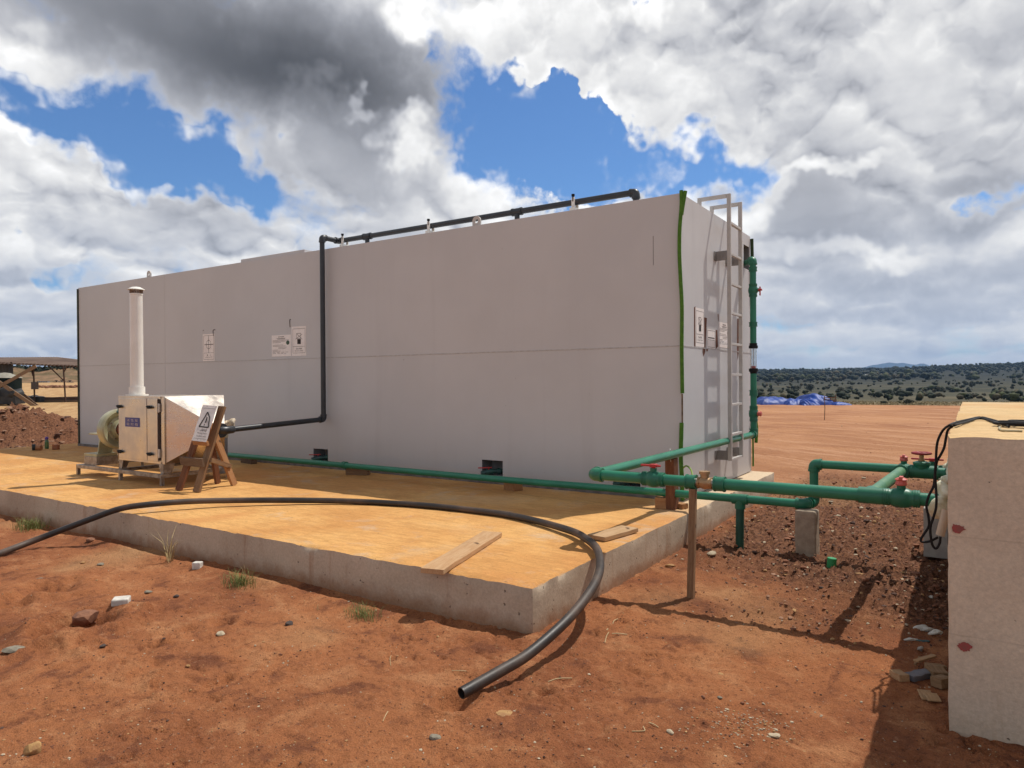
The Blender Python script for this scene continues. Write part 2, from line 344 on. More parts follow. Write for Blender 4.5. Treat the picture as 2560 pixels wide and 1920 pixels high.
def container_paint():
    m = bpy.data.materials.new('container_paint'); m.use_nodes = True; t = NT(m.node_tree); p = t.n['Principled BSDF']
    geo = t.new('ShaderNodeNewGeometry'); pos = (geo, 'Position'); ps = t.new('ShaderNodeSeparateXYZ', {0: pos})
    st = t.new('ShaderNodeMapping', {'Vector': pos, 'Scale': (1, 1, .05)})
    n1 = t.noise(pos, .7, 5, .55); ns = t.noise(st, 2.2, 6, .65); n3 = t.noise(st, 26.0, 4, .6); sp = t.noise(pos, 22.0, 2, .5)
    c = t.mix(t.ramp((n1, 0), .38, .62), (.565, .552, .555), (.535, .522, .525))
    c = t.mix(t.ramp((ns, 0), .54, .76, 0, .28), c, (.44, .42, .42))
    c = t.mix(t.ramp((n3, 0), .60, .75, 0, .18), c, (.62, .61, .615))
    c = t.mix(t.ramp((sp, 0), .765, .78, 0, .75), c, (.16, .13, .12))
    low_tone = t.math('ADD', (ps, 2), t.math('MULTIPLY', (ns, 0), -.35))
    c = t.mix(t.ramp(low_tone, .05, .75, .5, 0), c, (.40, .345, .31))  # wall tone turns browner and darker towards the bottom
    t.l.new(c.outputs[2], p.inputs['Base Color']); p.inputs['Roughness'].default_value = .50; p.inputs['Specular IOR Level'].default_value = .35
    b = t.new('ShaderNodeBump', {'Strength': .6, 'Distance': .035, 'Height': (t.noise(pos, .8, 3, .45), 0)})
    t.l.new(b.outputs[0], p.inputs['Normal'])
    return m

def steel(name, c=(.62, .56, .50), rough=.28):
    if name in MATS: return MATS[name]
    m = bpy.data.materials.new(name); m.use_nodes = True; t = NT(m.node_tree); p = t.n['Principled BSDF']
    tc = t.new('ShaderNodeTexCoord'); mp = t.new('ShaderNodeMapping', {'Vector': (tc, 'Object'), 'Scale': (1, 1, 18)})
    n = t.noise(mp, 8.0, 5, .6); n2 = t.noise((tc, 'Object'), 3.0, 5, .6)
    cc = t.mix(t.ramp((n2, 0), .35, .68), c, tuple(x*.80 for x in c))
    t.l.new(cc.outputs[2], p.inputs['Base Color']); p.inputs['Metallic'].default_value = 1.0
    t.l.new(t.ramp((n2, 0), .3, .7, rough-.05, rough+.14).outputs[0], p.inputs['Roughness'])
    t.l.new(t.new('ShaderNodeBump', {'Strength': .25, 'Distance': .002, 'Height': (n, 0)}).outputs[0], p.inputs['Normal'])
    MATS[name] = m; return m

GREEN = lambda: mat('green_pipe_plastic', (.020, .205, .115), (.016, .170, .098), 5, .38, 0, .0006, 90, fine=.06)
GREEN2 = lambda: mat('green_fitting_plastic', (.016, .165, .092), (.013, .14, .080), 8, .42, 0, .0006, 90)
GREYP = lambda: mat('dark_grey_plastic', (.034, .038, .044), (.026, .029, .035), 6, .38)
REDP = lambda: mat('red_handle_plastic', (.50, .035, .035), (.42, .028, .03), 9, .38)
WHITEP = lambda: mat('white_plastic', (.82, .79, .73), (.76, .72, .65), 6, .45)
BLACK = lambda: mat('black_rubber', (.008, .007, .008), (.014, .012, .012), 9, .7, spec=.3)
PAINT = container_paint()
FRAMEG = lambda: mat('grey_ladder_paint', (.52, .49, .46), (.46, .43, .40), 7, .5, .0, .001, 60)
GALV = lambda: mat('galvanised_angle_iron', (.42, .38, .34), (.27, .23, .20), 14, .42, .7, .001, 60, lo=.4, hi=.6)
INK = lambda: mat('black_ink', (.018, .012, .012), (.025, .018, .016), 9, .7)
PAPER = lambda: mat('sign_paper', (.88, .82, .79), (.82, .75, .72), 12, .6)
RUST = lambda: mat('rusty_glue', (.16, .055, .028), (.09, .035, .022), 30, .9, 0, .002, 80)

# ---------------------------------------------------------------- mesh builder
def ico(sub=2):
    import bmesh
    bm = bmesh.new(); bmesh.ops.create_icosphere(bm, subdivisions=sub, radius=1.0)
    v = np.array([x.co[:] for x in bm.verts]); f = [tuple(q.index for q in fc.verts) for fc in bm.faces]; bm.free(); return v, f
ICO1 = ico(1); ICO2 = ico(2); ICO3 = ico(3)
def frame(d, up=(0, 0, 1)):  # dark leaf colours carry the cloud shadow on the far slope
    d = np.array(d, float); d /= np.linalg.norm(d); up = np.array(up, float)
    s = np.cross(up, d)
    if np.linalg.norm(s) < 1e-3: s = np.cross(np.array([0.0, 1, 0]), d)
    s /= np.linalg.norm(s); return d, s, np.cross(d, s)
class MB:
    def __init__(s): s.v = []; s.f = []; s.s = []; s.nv = 0
    def add(s, v, f, smooth=False):
        v = np.asarray(v, float).reshape(-1, 3); o = s.nv
        s.v.append(v); s.nv += len(v)
        for q in f: s.f.append(tuple(int(i)+o for i in q)); s.s.append(smooth)
        return s
    def box(s, c, size, R=None):
        x, y, z = np.array(size)/2
        v = np.array([(i*x, j*y, k*z) for i in (-1, 1) for j in (-1, 1) for k in (-1, 1)])
        if R is not None: v = v@np.array(R).T
        return s.add(v+np.array(c), [(0, 1, 3, 2), (4, 6, 7, 5), (0, 4, 5, 1), (2, 3, 7, 6), (0, 2, 6, 4), (1, 5, 7, 3)])
    def bx(s, x0, x1, y0, y1, z0, z1): return s.box(((x0+x1)/2, (y0+y1)/2, (z0+z1)/2), (x1-x0, y1-y0, z1-z0))
    def bar(s, a, b, w, h, up=(0, 0, 1)):
        a = np.array(a, float); b = np.array(b, float); d, sd, u = frame(b-a, up); L = np.linalg.norm(b-a)
        return s.box((a+b)/2, (L, w, h), np.array([d, sd, u]).T)
    def tube(s, pts, r, n=16, caps=True, hollow=0.0, rr=None):
        pts = np.array(pts, float); k = len(pts); rad = np.full(k, r, float) if rr is None else np.array(rr, float)
        t = np.gradient(pts, axis=0); t /= np.linalg.norm(t, axis=1)[:, None]
        d, sd, u = frame(t[0]); rings = []
        for i in range(k):
            sd = sd-t[i]*(sd@t[i]); sd /= np.linalg.norm(sd); u = np.cross(t[i], sd)
            an = np.arange(n)*2*np.pi/n
            rings.append(pts[i]+rad[i]*(np.cos(an)[:, None]*sd+np.sin(an)[:, None]*u))
        f = []
        for i in range(k-1):
            for j in range(n): f.append((i*n+j, i*n+(j+1) % n, (i+1)*n+(j+1) % n, (i+1)*n+j))
        s.add(np.vstack(rings), f, True)
        if hollow > 0:
            ri = np.vstack([pts[i]+(q-pts[i])*(1-hollow) for i, q in enumerate(rings)])
            s.add(ri, [tuple(reversed(q)) for q in f], True)
            for i, rev in ((0, False), (k-1, True)):
                a = rings[i]; b = pts[i]+(a-pts[i])*(1-hollow)
                s.add(np.vstack([a, b]), [((j+1) % n, j, n+j, n+(j+1) % n) if not rev else (j, (j+1) % n, n+(j+1) % n, n+j) for j in range(n)])
        elif caps:
            s.add(rings[0], [tuple(reversed(range(n)))]); s.add(rings[-1], [tuple(range(n))])
        return s
    def lathe(s, prof, o, axis=(0, 0, 1), n=24, smooth=True, close=True):
        d, sd, u = frame(axis); o = np.array(o, float); an = np.arange(n)*2*np.pi/n
        ring = np.cos(an)[:, None]*sd+np.sin(an)[:, None]*u
        v = np.vstack([o+d*z+ring*max(r, 1e-5) for r, z in prof]); f = []
        for i in range(len(prof)-1):
            # split hard corners by separate strips
            s.add(v[i*n:(i+2)*n], [(j, (j+1) % n, n+(j+1) % n, n+j) for j in range(n)], smooth)
        if close:
            s.add(v[:n], [tuple(reversed(range(n)))]); s.add(v[-n:], [tuple(range(n))])
        return s
    def blob(s, c, size, amp=.15, seed=0, sub=2, R=None, smooth=True):
        base, f = (ICO1, ICO2, ICO3)[sub-1]; q = np.random.default_rng(seed)
        k = q.normal(size=(6, 3))*2.2; ph = q.uniform(0, 6.28, 6)
        dd = 1+amp*sum(np.sin(base@k[i]+ph[i]) for i in range(6))/2.0
        v = base*dd[:, None]*np.array(size)
        if R is not None: v = v@np.array(R).T
        return s.add(v+np.array(c), f, smooth)
    def rock(s, c, size, seed=0, smooth=False, sub=2):
        base, f = (ICO1, ICO2)[sub-1]; q = np.random.default_rng(seed); v = base.copy()
        for _ in range(7):
            nrm = q.normal(size=3); nrm /= np.linalg.norm(nrm); dd = q.uniform(.55, .8); t = v@nrm
            v = v-np.maximum(t-dd, 0)[:, None]*nrm
        a = q.uniform(0, 6.28); R = np.array([[math.cos(a), -math.sin(a), 0], [math.sin(a), math.cos(a), 0], [0, 0, 1]])
        return s.add((v*np.array(size))@R.T+np.array(c), f, smooth)
    def poly(s, pts, thick=0.0, nrm=None):
        pts = np.array(pts, float); n = len(pts)
        if thick == 0: return s.add(pts, [tuple(range(n))])
        nrm = np.cross(pts[1]-pts[0], pts[2]-pts[1]) if nrm is None else np.array(nrm, float); nrm /= np.linalg.norm(nrm)
        q = pts-nrm*thick
        return s.add(np.vstack([pts, q]), [tuple(range(n)), tuple(reversed(range(n, 2*n)))]+[(i, i+n, (i+1) % n+n, (i+1) % n) for i in range(n)])
    def build(s, name, m, parent=None, M=None, bevel=0.0, label=None, cat=None, group=None, kind=None, org=None):
        v = np.vstack(s.v)
        if parent is None and M is None:
            o = np.array([(v[:, 0].min()+v[:, 0].max())/2, (v[:, 1].min()+v[:, 1].max())/2, v[:, 2].min()]) if org is None else np.array(org, float)
            v = v-o; W = Matrix.Translation(Vector(o))
        else: W = M if M is not None else Matrix.Identity(4)
        me = bpy.data.meshes.new(name); me.from_pydata(v.tolist(), [], s.f)
        me.polygons.foreach_set('use_smooth', np.array(s.s, bool)); me.update()
        if m is not None: me.materials.append(m)
        ob = bpy.data.objects.new(name, me); COL.objects.link(ob)
        place(ob, W, parent)
        if bevel > 0:
            b = ob.modifiers.new('bevel', 'BEVEL'); b.width = bevel; b.segments = 2; b.limit_method = 'ANGLE'; b.angle_limit = math.radians(40)
        tag(ob, label, cat, group, kind)
        return ob
WM = {}
def place(ob, W, parent=None):
    WM[ob.name] = W
    if parent is not None:
        ob.parent = parent; ob.matrix_basis = WM[parent.name].inverted() @ W
    else: ob.matrix_basis = W
def tag(o, label=None, cat=None, group=None, kind=None):
    if label: o['label'] = label
    if cat: o['category'] = cat
    if group: o['group'] = group
    if kind: o['kind'] = kind
    return o
def thing(name, label, cat, loc, group=None):
    o = bpy.data.objects.new(name, None); COL.objects.link(o); o.empty_display_size = .1
    place(o, Matrix.Translation(Vector(loc))); return tag(o, label, cat, group)
def plank(name, a, b, w, h, m, parent=None, up=(0, 0, 1), bevel=.003, taper=0.0, **kw):
    a = np.array(a, float); b = np.array(b, float); d, sd, u = frame(b-a, up); L = np.linalg.norm(b-a)
    Mx = Matrix([[d[i], sd[i], u[i], (a[i]+b[i])/2] for i in range(3)]+[[0, 0, 0, 1]])
    mb = MB(); nseg = 6; q = np.random.default_rng(int(abs(a[0]*977+b[1]*313+L*71)*10) % 99999)
    v = []; f = []
    for i in range(nseg+1):
        x = -L/2+L*i/nseg; j = q.normal(0, .0012, 2)
        for (sy, sz) in ((-1, -1), (1, -1), (1, 1), (-1, 1)): v.append((x, sy*w/2+j[0], sz*h/2+j[1]))
    for i in range(nseg):
        for k in range(4): f.append((i*4+k, i*4+(k+1) % 4, (i+1)*4+(k+1) % 4, (i+1)*4+k))
    f.append((3, 2, 1, 0)); n0 = nseg*4; f.append((n0, n0+1, n0+2, n0+3)); mb.add(v, f)
    return mb.build(name, m, parent, Mx, bevel=bevel, **kw)

# smooth curve through points
def curve(pts, sub=8):
    P = np.array(pts, float); out = []
    Q = np.vstack([2*P[0]-P[1], P, 2*P[-1]-P[-2]])
    for i in range(1, len(Q)-2):
        p0, p1, p2, p3 = Q[i-1:i+3]
        for k in range(sub):
            t = k/sub
            out.append(.5*((2*p1)+(-p0+p2)*t+(2*p0-5*p1+4*p2-p3)*t*t+(-p0+3*p1-3*p2+p3)*t**3))
    out.append(P[-1]); return np.array(out)

# text -> flat mesh
_tc = {}
def glyphs(txt):
    if txt in _tc: return _tc[txt]
    cu = bpy.data.curves.new('txt', 'FONT'); cu.body = txt; cu.size = 1.0; cu.resolution_u = 2
    o = bpy.data.objects.new('txt', cu); COL.objects.link(o)
    dg = bpy.context.evaluated_depsgraph_get(); me = bpy.data.meshes.new_from_object(o.evaluated_get(dg))
    v = np.array([q.co[:] for q in me.vertices]) if len(me.vertices) else np.zeros((0, 3)); f = [tuple(p.vertices) for p in me.polygons]
    bpy.data.objects.remove(o); bpy.data.curves.remove(cu); bpy.data.meshes.remove(me)
    _tc[txt] = (v, f); return _tc[txt]
class Sheet:
    """flat printing on a rectangle: u across, v down, both 0..1"""
    def __init__(s, tl, tr, bl, off=.0015):
        s.tl, s.tr, s.bl = [np.array(q, float) for q in (tl, tr, bl)]; s.U = s.tr-s.tl; s.V = s.bl-s.tl
        n = np.cross(s.V, s.U); s.n = n/np.linalg.norm(n); s.off = off; s.mb = MB(); s.w = np.linalg.norm(s.U); s.h = np.linalg.norm(s.V)
    def P(s, u, v, o=None): return s.tl+s.U*u+s.V*v+s.n*(s.off if o is None else o)
    def quad(s, u0, v0, u1, v1): s.mb.add([s.P(u0, v1), s.P(u1, v1), s.P(u1, v0), s.P(u0, v0)], [(0, 1, 2, 3)])
    def line(s, a, b, w):
        a = np.array([a[0]*s.w, a[1]*s.h]); b = np.array([b[0]*s.w, b[1]*s.h]); d = (b-a)/np.linalg.norm(b-a); n = np.array([-d[1], d[0]])*w/2
        q = [a+n, b+n, b-n, a-n]; s.mb.add([s.P(x/s.w, y/s.h) for x, y in q], [(0, 1, 2, 3)])
    def rect(s, u0, v0, u1, v1, w):
        for a, b in (((u0, v0), (u1, v0)), ((u1, v0), (u1, v1)), ((u1, v1), (u0, v1)), ((u0, v1), (u0, v0))): s.line(a, b, w)
    def ell(s, cu, cv, ru, rv, n=24): s.mb.add([s.P(cu+ru*math.cos(i*2*math.pi/n), cv+rv*math.sin(i*2*math.pi/n)) for i in range(n)], [tuple(reversed(range(n)))])
    def text(s, txt, cu, cv, hgt, wfrac):
        v, f = glyphs(txt)
        if len(v) == 0: return
        mn, mx = v.min(0), v.max(0); sz = mx-mn
        u = cu+(v[:, 0]-(mn[0]+mx[0])/2)/sz[0]*wfrac; w = cv-(v[:, 1]-(mn[1]+mx[1])/2)/sz[1]*hgt
        s.mb.add([s.P(a, b) for a, b in zip(u, w)], f)
    def paper(s, name, m, parent, thick=.002, curl=0.0, **kw):
        mb = MB(); N = 8; v = []; 
        for j in range(N+1):
            for i in range(N+1):
                e = curl*math.sin(i*2.3+j*1.7)*(.4+abs(i/N-.5)) if 0 < j < N+1 else 0
                v.append(s.P(i/N, j/N, e))
        f = [(j*(N+1)+i, (j+1)*(N+1)+i, (j+1)*(N+1)+i+1, j*(N+1)+i+1) for j in range(N) for i in range(N)]
        mb.add(v, f, True)
        ob = mb.build(name, m, parent, **kw)
        return ob

# ================================================================= noise for terrain
def _h(ix, iy, seed):
    n = (ix*374761393+iy*668265263+seed*1442695041) & 0xffffffff
    n = ((n ^ (n >> 13))*1274126177) & 0xffffffff
    return ((n ^ (n >> 16)) & 0xffff)/65535.0
def vnoise(x, y, seed=0):
    ix = np.floor(x).astype(np.int64); iy = np.floor(y).astype(np.int64); fx = x-ix; fy = y-iy
    fx = fx*fx*fx*(fx*(fx*6-15)+10); fy = fy*fy*fy*(fy*(fy*6-15)+10)
    a = _h(ix, iy, seed); b = _h(ix+1, iy, seed); c = _h(ix, iy+1, seed); d = _h(ix+1, iy+1, seed)
    return (a*(1-fx)+b*fx)*(1-fy)+(c*(1-fx)+d*fx)*fy-.5
def fbm(x, y, sc, octv=4, seed=0, gain=.5):
    r = 0; a = 1
    for i in range(octv): r = r+a*vnoise(x*sc+i*17.3, y*sc-i*9.1, seed+i); a *= gain; sc *= 2.03
    return r
def sstep(a, b, x): t = np.clip((x-a)/(b-a), 0, 1); return t*t*(3-2*t)

SLX0, SLX1, SLY0, SLY1, SLZ = -13.35, 0.279, -3.421, 2.812, 0.287
BLX0, BLX1, BLY0, BLY1, BLZ = 2.4295, 6.5, -3.4258, 1.72, 1.2933
PITS = [tuple(hit(px, py, 2, 0)[:2])+(r, dpt) for px, py, r, dpt in
        ((200, 1563, .20, .09), (120, 1590, .13, .05), (130, 1470, .20, .05), (560, 1560, .08, .03), (1130, 1756, .10, .04), (1360, 1735, .05, .03), (1550, 1560, .05, .02), (30, 1510, .15, .04))]
_rr = np.array([0, 45, 50, 56, 75, 100, 200, 400, 800, 1500, 1900, 2300, 9500.])
_zz = np.array([0, 0, -.15, -.75, -1.35, -1.95, -4.2, -5.2, 1.0, 15, 19.5, 16, -40])
_lr = np.array([0, 48, 75, 120, 141, 160, 185, 300, 9500.])
_lz = np.array([0, 0, .5, 1.15, 1.6, 3.4, 4.7, 4.2, -40])
def height(x, y, full=True):
    dx, dy = x-CAMP[0], y-CAMP[1]; r = np.hypot(dx, dy)
    A = np.arctan2(dx*math.cos(YAW)-dy*math.sin(YAW), dx*math.sin(YAW)+dy*math.cos(YAW))
    zr = np.interp(r, _rr, _zz); zl = np.interp(r, _lr, _lz); k = sstep(-.25, -.42, A)
    zr = zr+sstep(900, 1700, r)*sstep(.38, .72, A)*8.5*sstep(2300, 1900, r)
    z = zr*(1-k)+zl*k
    amp = sstep(40, 120, r)
    z = z+amp*fbm(x, y, 1/140., 4, 5)*np.clip(r/300, .3, 4)+k*sstep(135, 165, r)*fbm(x, y, 1/9., 4, 9)*1.6
    near = 1-sstep(14, 40, r)
    z = z+(near*.75+.25)*(fbm(x, y, .9, 3, 1)*.022+fbm(x, y, 4.3, 4, 2)*.008)+near*(fbm(x, y, 22., 3, 3, .6)*.012+np.minimum(fbm(x, y, 12., 4, 303, .6)+.30, 0)*.09*sstep(-.05, .25, fbm(x, y, 1.1, 3, 305)))
    # rough dug earth between slab and block
    dug = sstep(.1, .6, x)*sstep(-2.6, -.9, y+.35*(x-1)+fbm(x, y, 1.2, 3, 21)*.9)*sstep(7, 3.2, y)*sstep(5.5, 3.0, x)
    dd = fbm(x, y, 2.2, 3, 31)*.05+np.abs(fbm(x, y, 12., 4, 33, .7))*.075+fbm(x, y, 34., 2, 37)*.035
    z = z+dug*(dd-.01)
    # clods and hollows of the foreground
    z = z+near*np.maximum(fbm(x, y, 6.5, 3, 41)-.25, 0)*.06*sstep(-.1, .35, fbm(x, y, .8, 2, 43))
    for (qx, qy, qr, qd) in PITS:
        d2 = ((x-qx)**2+(y-qy)**2)/qr**2*(1+.9*fbm(x, y, 7., 2, 88)); z = z-qd*1.6*np.exp(-(d2*1.8)**1.6)+qd*.55*np.exp(-(np.sqrt(d2)-1.35)**2*6)
    # excavation ridge / footing line in front of slab face
    fr = np.exp(-((y-(SLY0-.20))/.07)**2)*.035*(x < 0.2)*(x > -6)*(vnoise(x*1.7, y*0+3., 77)+.55)
    rt = np.exp(-((x-(SLX1+.34))/.06)**2)*.05*(y > -3.2)*(y < 3)*(vnoise(y*1.3, x*0+8., 78)+.55)
    z = z+fr+rt
    # splash trench hugging slab front
    z = z-.03*np.exp(-((y-(SLY0-.07))/.06)**2)*(x < 0.0)*(x > -8)
    # keep the soil under slab and block low
    ins = (x > SLX0+.1)*(x < SLX1-.06)*(y > SLY0+.06)*(y < SLY1-.1)
    z = np.where(ins, np.minimum(z, -.02), z)
    # heap of spoil beyond the left end of the slab
    hx, hy = -15.6, 0.1
    m1 = np.exp(-(((x-hx)/1.15)**2+((y-hy)/1.35)**2)**1.15); m2 = np.exp(-(((x+15.2)/1.2)**2+((y-1.9)/1.1)**2)); m3 = np.exp(-(((x+15.3)/1.4)**2+((y+2.6)/1.4)**2))
    mm = .92*m1+.24*m2+.80*m3
    mound = mm+np.clip(mm*4, 0, 1)*(np.abs(fbm(x, y, 4., 4, 51, .7))*.30-.07)
    z = z+np.where(x < SLX0-.02, np.maximum(mound, 0), 0)
    return z, dict(r=r, A=A, k=k, dug=dug, heap=np.where(x < SLX0-.02, np.clip(mm*4, 0, 1), 0))
def gz(x, y): return float(height(np.array([float(x)]), np.array([float(y)]))[0][0])

def build_ground():
    t1 = np.arange(-.78, .78, .0034); c1 = np.linspace(.78, 2*math.pi-.78, 70)[1:-1]
    th = np.concatenate([t1, c1]); nt = len(th)
    rs = [1.0]
    while rs[-1] < 9500:
        r = rs[-1]; rs.append(r*(1.0055 if r < 12 else 1.008 if r < 60 else 1.02))
    rs = np.array([.35, .7]+rs); nr = len(rs)
    R, T = np.meshgrid(rs, th, indexing='ij')
    hx, hy = math.cos(YAW), -math.sin(YAW); fx, fy = math.sin(YAW), math.cos(YAW)
    x = CAMP[0]+R*(np.sin(T)*hx+np.cos(T)*fx); y = CAMP[1]+R*(np.sin(T)*hy+np.cos(T)*fy)
    x = x.ravel(); y = y.ravel(); z, q = height(x, y)
    v = np.column_stack([x, y, z]); v = np.vstack([v, [CAMP[0], CAMP[1], 0]])
    i = np.arange(nr-1)[:, None]*nt; j = np.arange(nt)[None, :]; j2 = (j+1) % nt
    F = np.stack([i+j, i+nt+j, i+nt+j2, i+j2], -1).reshape(-1, 4)
    # triangle fan at the centre as degenerate quads is avoided: add tris
    tri = [(nr*nt, a, (a+1) % nt) for a in range(nt)]
    me = bpy.data.meshes.new('ground')
    nf = len(F)+len(tri); me.vertices.add(len(v)); me.vertices.foreach_set('co', v.ravel())
    loops = np.concatenate([F[:, ::-1].ravel(), np.array(tri)[:, ::-1].ravel()]); me.loops.add(len(loops)); me.loops.foreach_set('vertex_index', loops.astype(np.int32))
    starts = np.concatenate([np.arange(len(F))*4, len(F)*4+np.arange(len(tri))*3]).astype(np.int32)
    me.polygons.add(nf); me.polygons.foreach_set('loop_start', starts)
    me.update(calc_edges=True); me.validate()
    if me.polygons[0].normal.z < 0: me.flip_normals()
    me.polygons.foreach_set('use_smooth', np.ones(nf, bool))
    def attr(nm, a):
        at = me.attributes.new(nm, 'FLOAT', 'POINT'); at.data.foreach_set('value', np.append(a, 0).astype(np.float32))
    r, k = q['r'], q['k']; nz = fbm(x, y, .25, 4, 61)
    plat = sstep(9.5, 14, r+nz*3)
    attr('plateau', plat*(1-k)); attr('sand', k*sstep(11, 14, r))
    vedge = r+fbm(x, y, .12, 4, 63)*10
    veg = np.where(k > .5, sstep(139, 144, r+fbm(x, y, .1, 3, 67)*8)*.8, sstep(50, 56, vedge))
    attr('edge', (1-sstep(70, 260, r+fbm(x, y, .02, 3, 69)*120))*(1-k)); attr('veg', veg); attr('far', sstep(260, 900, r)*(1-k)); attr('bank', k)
    attr('dug', np.clip(q['dug']+q['heap']*1.2, 0, 1)); attr('pale', np.clip(fbm(x, y, .8, 3, 71)-.18, 0, 1)*1.2*(1-sstep(9, 14, r)))
    me.materials.append(soil_material())
    ob = bpy.data.objects.new('ground', me); COL.objects.link(ob); tag(ob, 'red-brown bare soil of the yard running out to scrub-covered land', kind='structure')
    return ob
build_ground()

def build_mountains():
    mb = MB(); D = 8600
    prof = [(2095, 940), (2140, 925), (2158, 919), (2175, 914), (2190, 912), (2205, 909), (2222, 906.5), (2240, 908), (2258, 907), (2272, 910), (2290, 912), (2300, 909), (2310, 908.5), (2325, 914), (2345, 921), (2400, 927), (2560, 931), (2700, 940)]
    X = np.interp(np.linspace(0, 1, 90), np.linspace(0, 1, len(prof)), [q[0] for q in prof]); Y = np.interp(X, [q[0] for q in prof], [q[1] for q in prof])
    q = np.random.default_rng(3); rows = []
    for i, (a, b) in enumerate(zip(X, Y)):
        top = dp(a, b+q.normal(0, .25), D); f0 = dp(a, 952, D-900); f1 = top*.55+dp(a, 952, D-350)*.45; bk = dp(a, 955, D+700)
        f0[2] = -30; bk[2] = -30
        rows.append((f0, f1+np.array([0, 0, q.normal(0, 6)]), top, bk))
    v = np.array(rows).reshape(-1, 3); f = []
    for i in range(len(rows)-1):
        for k in range(3): f.append((i*4+k, (i+1)*4+k, (i+1)*4+k+1, i*4+k+1))
    mb.add(v, f, True)
    mb.build('mountains', mat('mountain_forest', (.018, .026, .026), (.025, .032, .03), .004, 1.0), label='far blue mountain range low on the horizon', kind='structure')
build_mountains()

# ---------------------------------------------------------------- slab and block with rough edges
def gridbox(x0, x1, y0, y1, z0, z1, st, seed, chip=.012, rough=.0025, cham=None):
    """closed box, finely divided; the edges are worn and chipped"""
    mb = MB(); nx = max(2, int((x1-x0)/st)); ny = max(2, int((y1-y0)/st)); nzv = max(2, int((z1-z0)/st)); idx = {}; V = []; F = []
    def vid(i, j, k):
        q = (i, j, k)
        if q not in idx: idx[q] = len(V); V.append((x0+(x1-x0)*i/nx, y0+(y1-y0)*j/ny, z0+(z1-z0)*k/nzv))
        return idx[q]
    for i in range(nx):
        for j in range(ny):
            F.append((vid(i, j, nzv), vid(i+1, j, nzv), vid(i+1, j+1, nzv), vid(i, j+1, nzv)))
    for i in range(nx):
        for k in range(nzv):
            F.append((vid(i, 0, k), vid(i+1, 0, k), vid(i+1, 0, k+1), vid(i, 0, k+1))); F.append((vid(i+1, ny, k), vid(i, ny, k), vid(i, ny, k+1), vid(i+1, ny, k+1)))
    for j in range(ny):
        for k in range(nzv):
            F.append((vid(nx, j, k), vid(nx, j+1, k), vid(nx, j+1, k+1), vid(nx, j, k+1))); F.append((vid(0, j+1, k), vid(0, j, k), vid(0, j, k+1), vid(0, j+1, k+1)))
    V = np.array(V); x, y, z = V.T
    ex = np.minimum(x-x0, x1-x); ey = np.minimum(y-y0, y1-y); et = z1-z
    e = 1e-4
    n1 = fbm(x*3+y*2.1, y*3+z*3, 2.3, 4, seed, .6); n2 = fbm(x*2+z*3, y*2-z*2, 9., 3, seed+5, .6)
    top = et < e; sx = np.minimum(x-x0, x1-x) < e; sy = np.minimum(y-y0, y1-y) < e
    edge = (top & (sx | sy)) | (sx & sy)
    c = np.clip(n1*2.0+.45, .15, 1.6)*chip
    cx, cy = (x0+x1)/2, (y0+y1)/2
    V[:, 0] -= np.where(edge & sx, np.sign(x-cx)*c*.7, 0); V[:, 1] -= np.where(edge & sy, np.sign(y-cy)*c*.7, 0); V[:, 2] -= np.where(edge & top, c*.8, 0)
    V[:, 2] += np.where(top & ~edge, n1*rough, 0)
    V[:, 0] += np.where(sx & ~edge, n2*rough*1.5, 0); V[:, 1] += np.where(sy & ~edge, n2*rough*1.5, 0)
    if cham is not None: V = cham(V)
    mb.add(V, F, True); return mb

mslab = concrete_material('slab_concrete', (.66, .365, .130), (.55, .27, .088), (.53, .43, .325), (.43, .34, .25), (.30, .15, .075), 0.0, .13, .685, (.60, .50, .37))
mb = gridbox(SLX0, SLX1, SLY0, SLY1, -.25, SLZ, .05, 5, .016)
slab = mb.build('concrete_slab', mslab, label='low concrete slab with orange dusty top under the grey container', cat='slab', org=(0, 0, 0), M=Matrix.Identity(4))
def shade_sharp(ob, ang=40):
    me = ob.data
    try: me.set_sharp_from_angle(angle=math.radians(ang))
    except Exception: pass
shade_sharp(slab)

def chamf(V):
    # broken back-left corner of the block's top
    x, y, z = V.T; k = np.clip((y-(-2.2))/2.0, 0, 1)*(z > 1.0)*np.clip(1-(x-BLX0)/.35, 0, 1)
    V[:, 0] += k*.0
    return V
mblock = concrete_material('block_concrete', (.64, .45, .235), (.58, .37, .17), (.62, .51, .385), (.54, .44, .335), (.42, .30, .20), -.1, .12, .76)
mb = gridbox(BLX0, BLX1, BLY0, BLY1, -.25, BLZ, .05, 15, .010, .004, chamf)
blk = mb.build('concrete_block', mblock, label='tall pale concrete tank wall with two red paint blots at the right edge', cat='concrete wall', org=(0, 0, 0), M=Matrix.Identity(4))
shade_sharp(blk)
for (px, py, r, sd) in ((2393, 1322, .021, 3), (2411, 1617, .022, 9)):
    c = hit(px, py, 1, BLY0-.004); q = np.random.default_rng(sd); pts = []
    for i in range(26):
        a = i*2*math.pi/26; rr = r*(1+q.normal(0, .09)+.35*(math.cos(a-.3) > .93)); pts.append((c[0]+rr*math.cos(a)*1.0, c[1], c[2]+rr*math.sin(a)*.9))
    MB().poly(pts, .003, (0, -1, 0)).build('paint_blot', mat('red_blot_paint', (.33, .06, .055), (.24, .075, .06), 40, .8), blk)

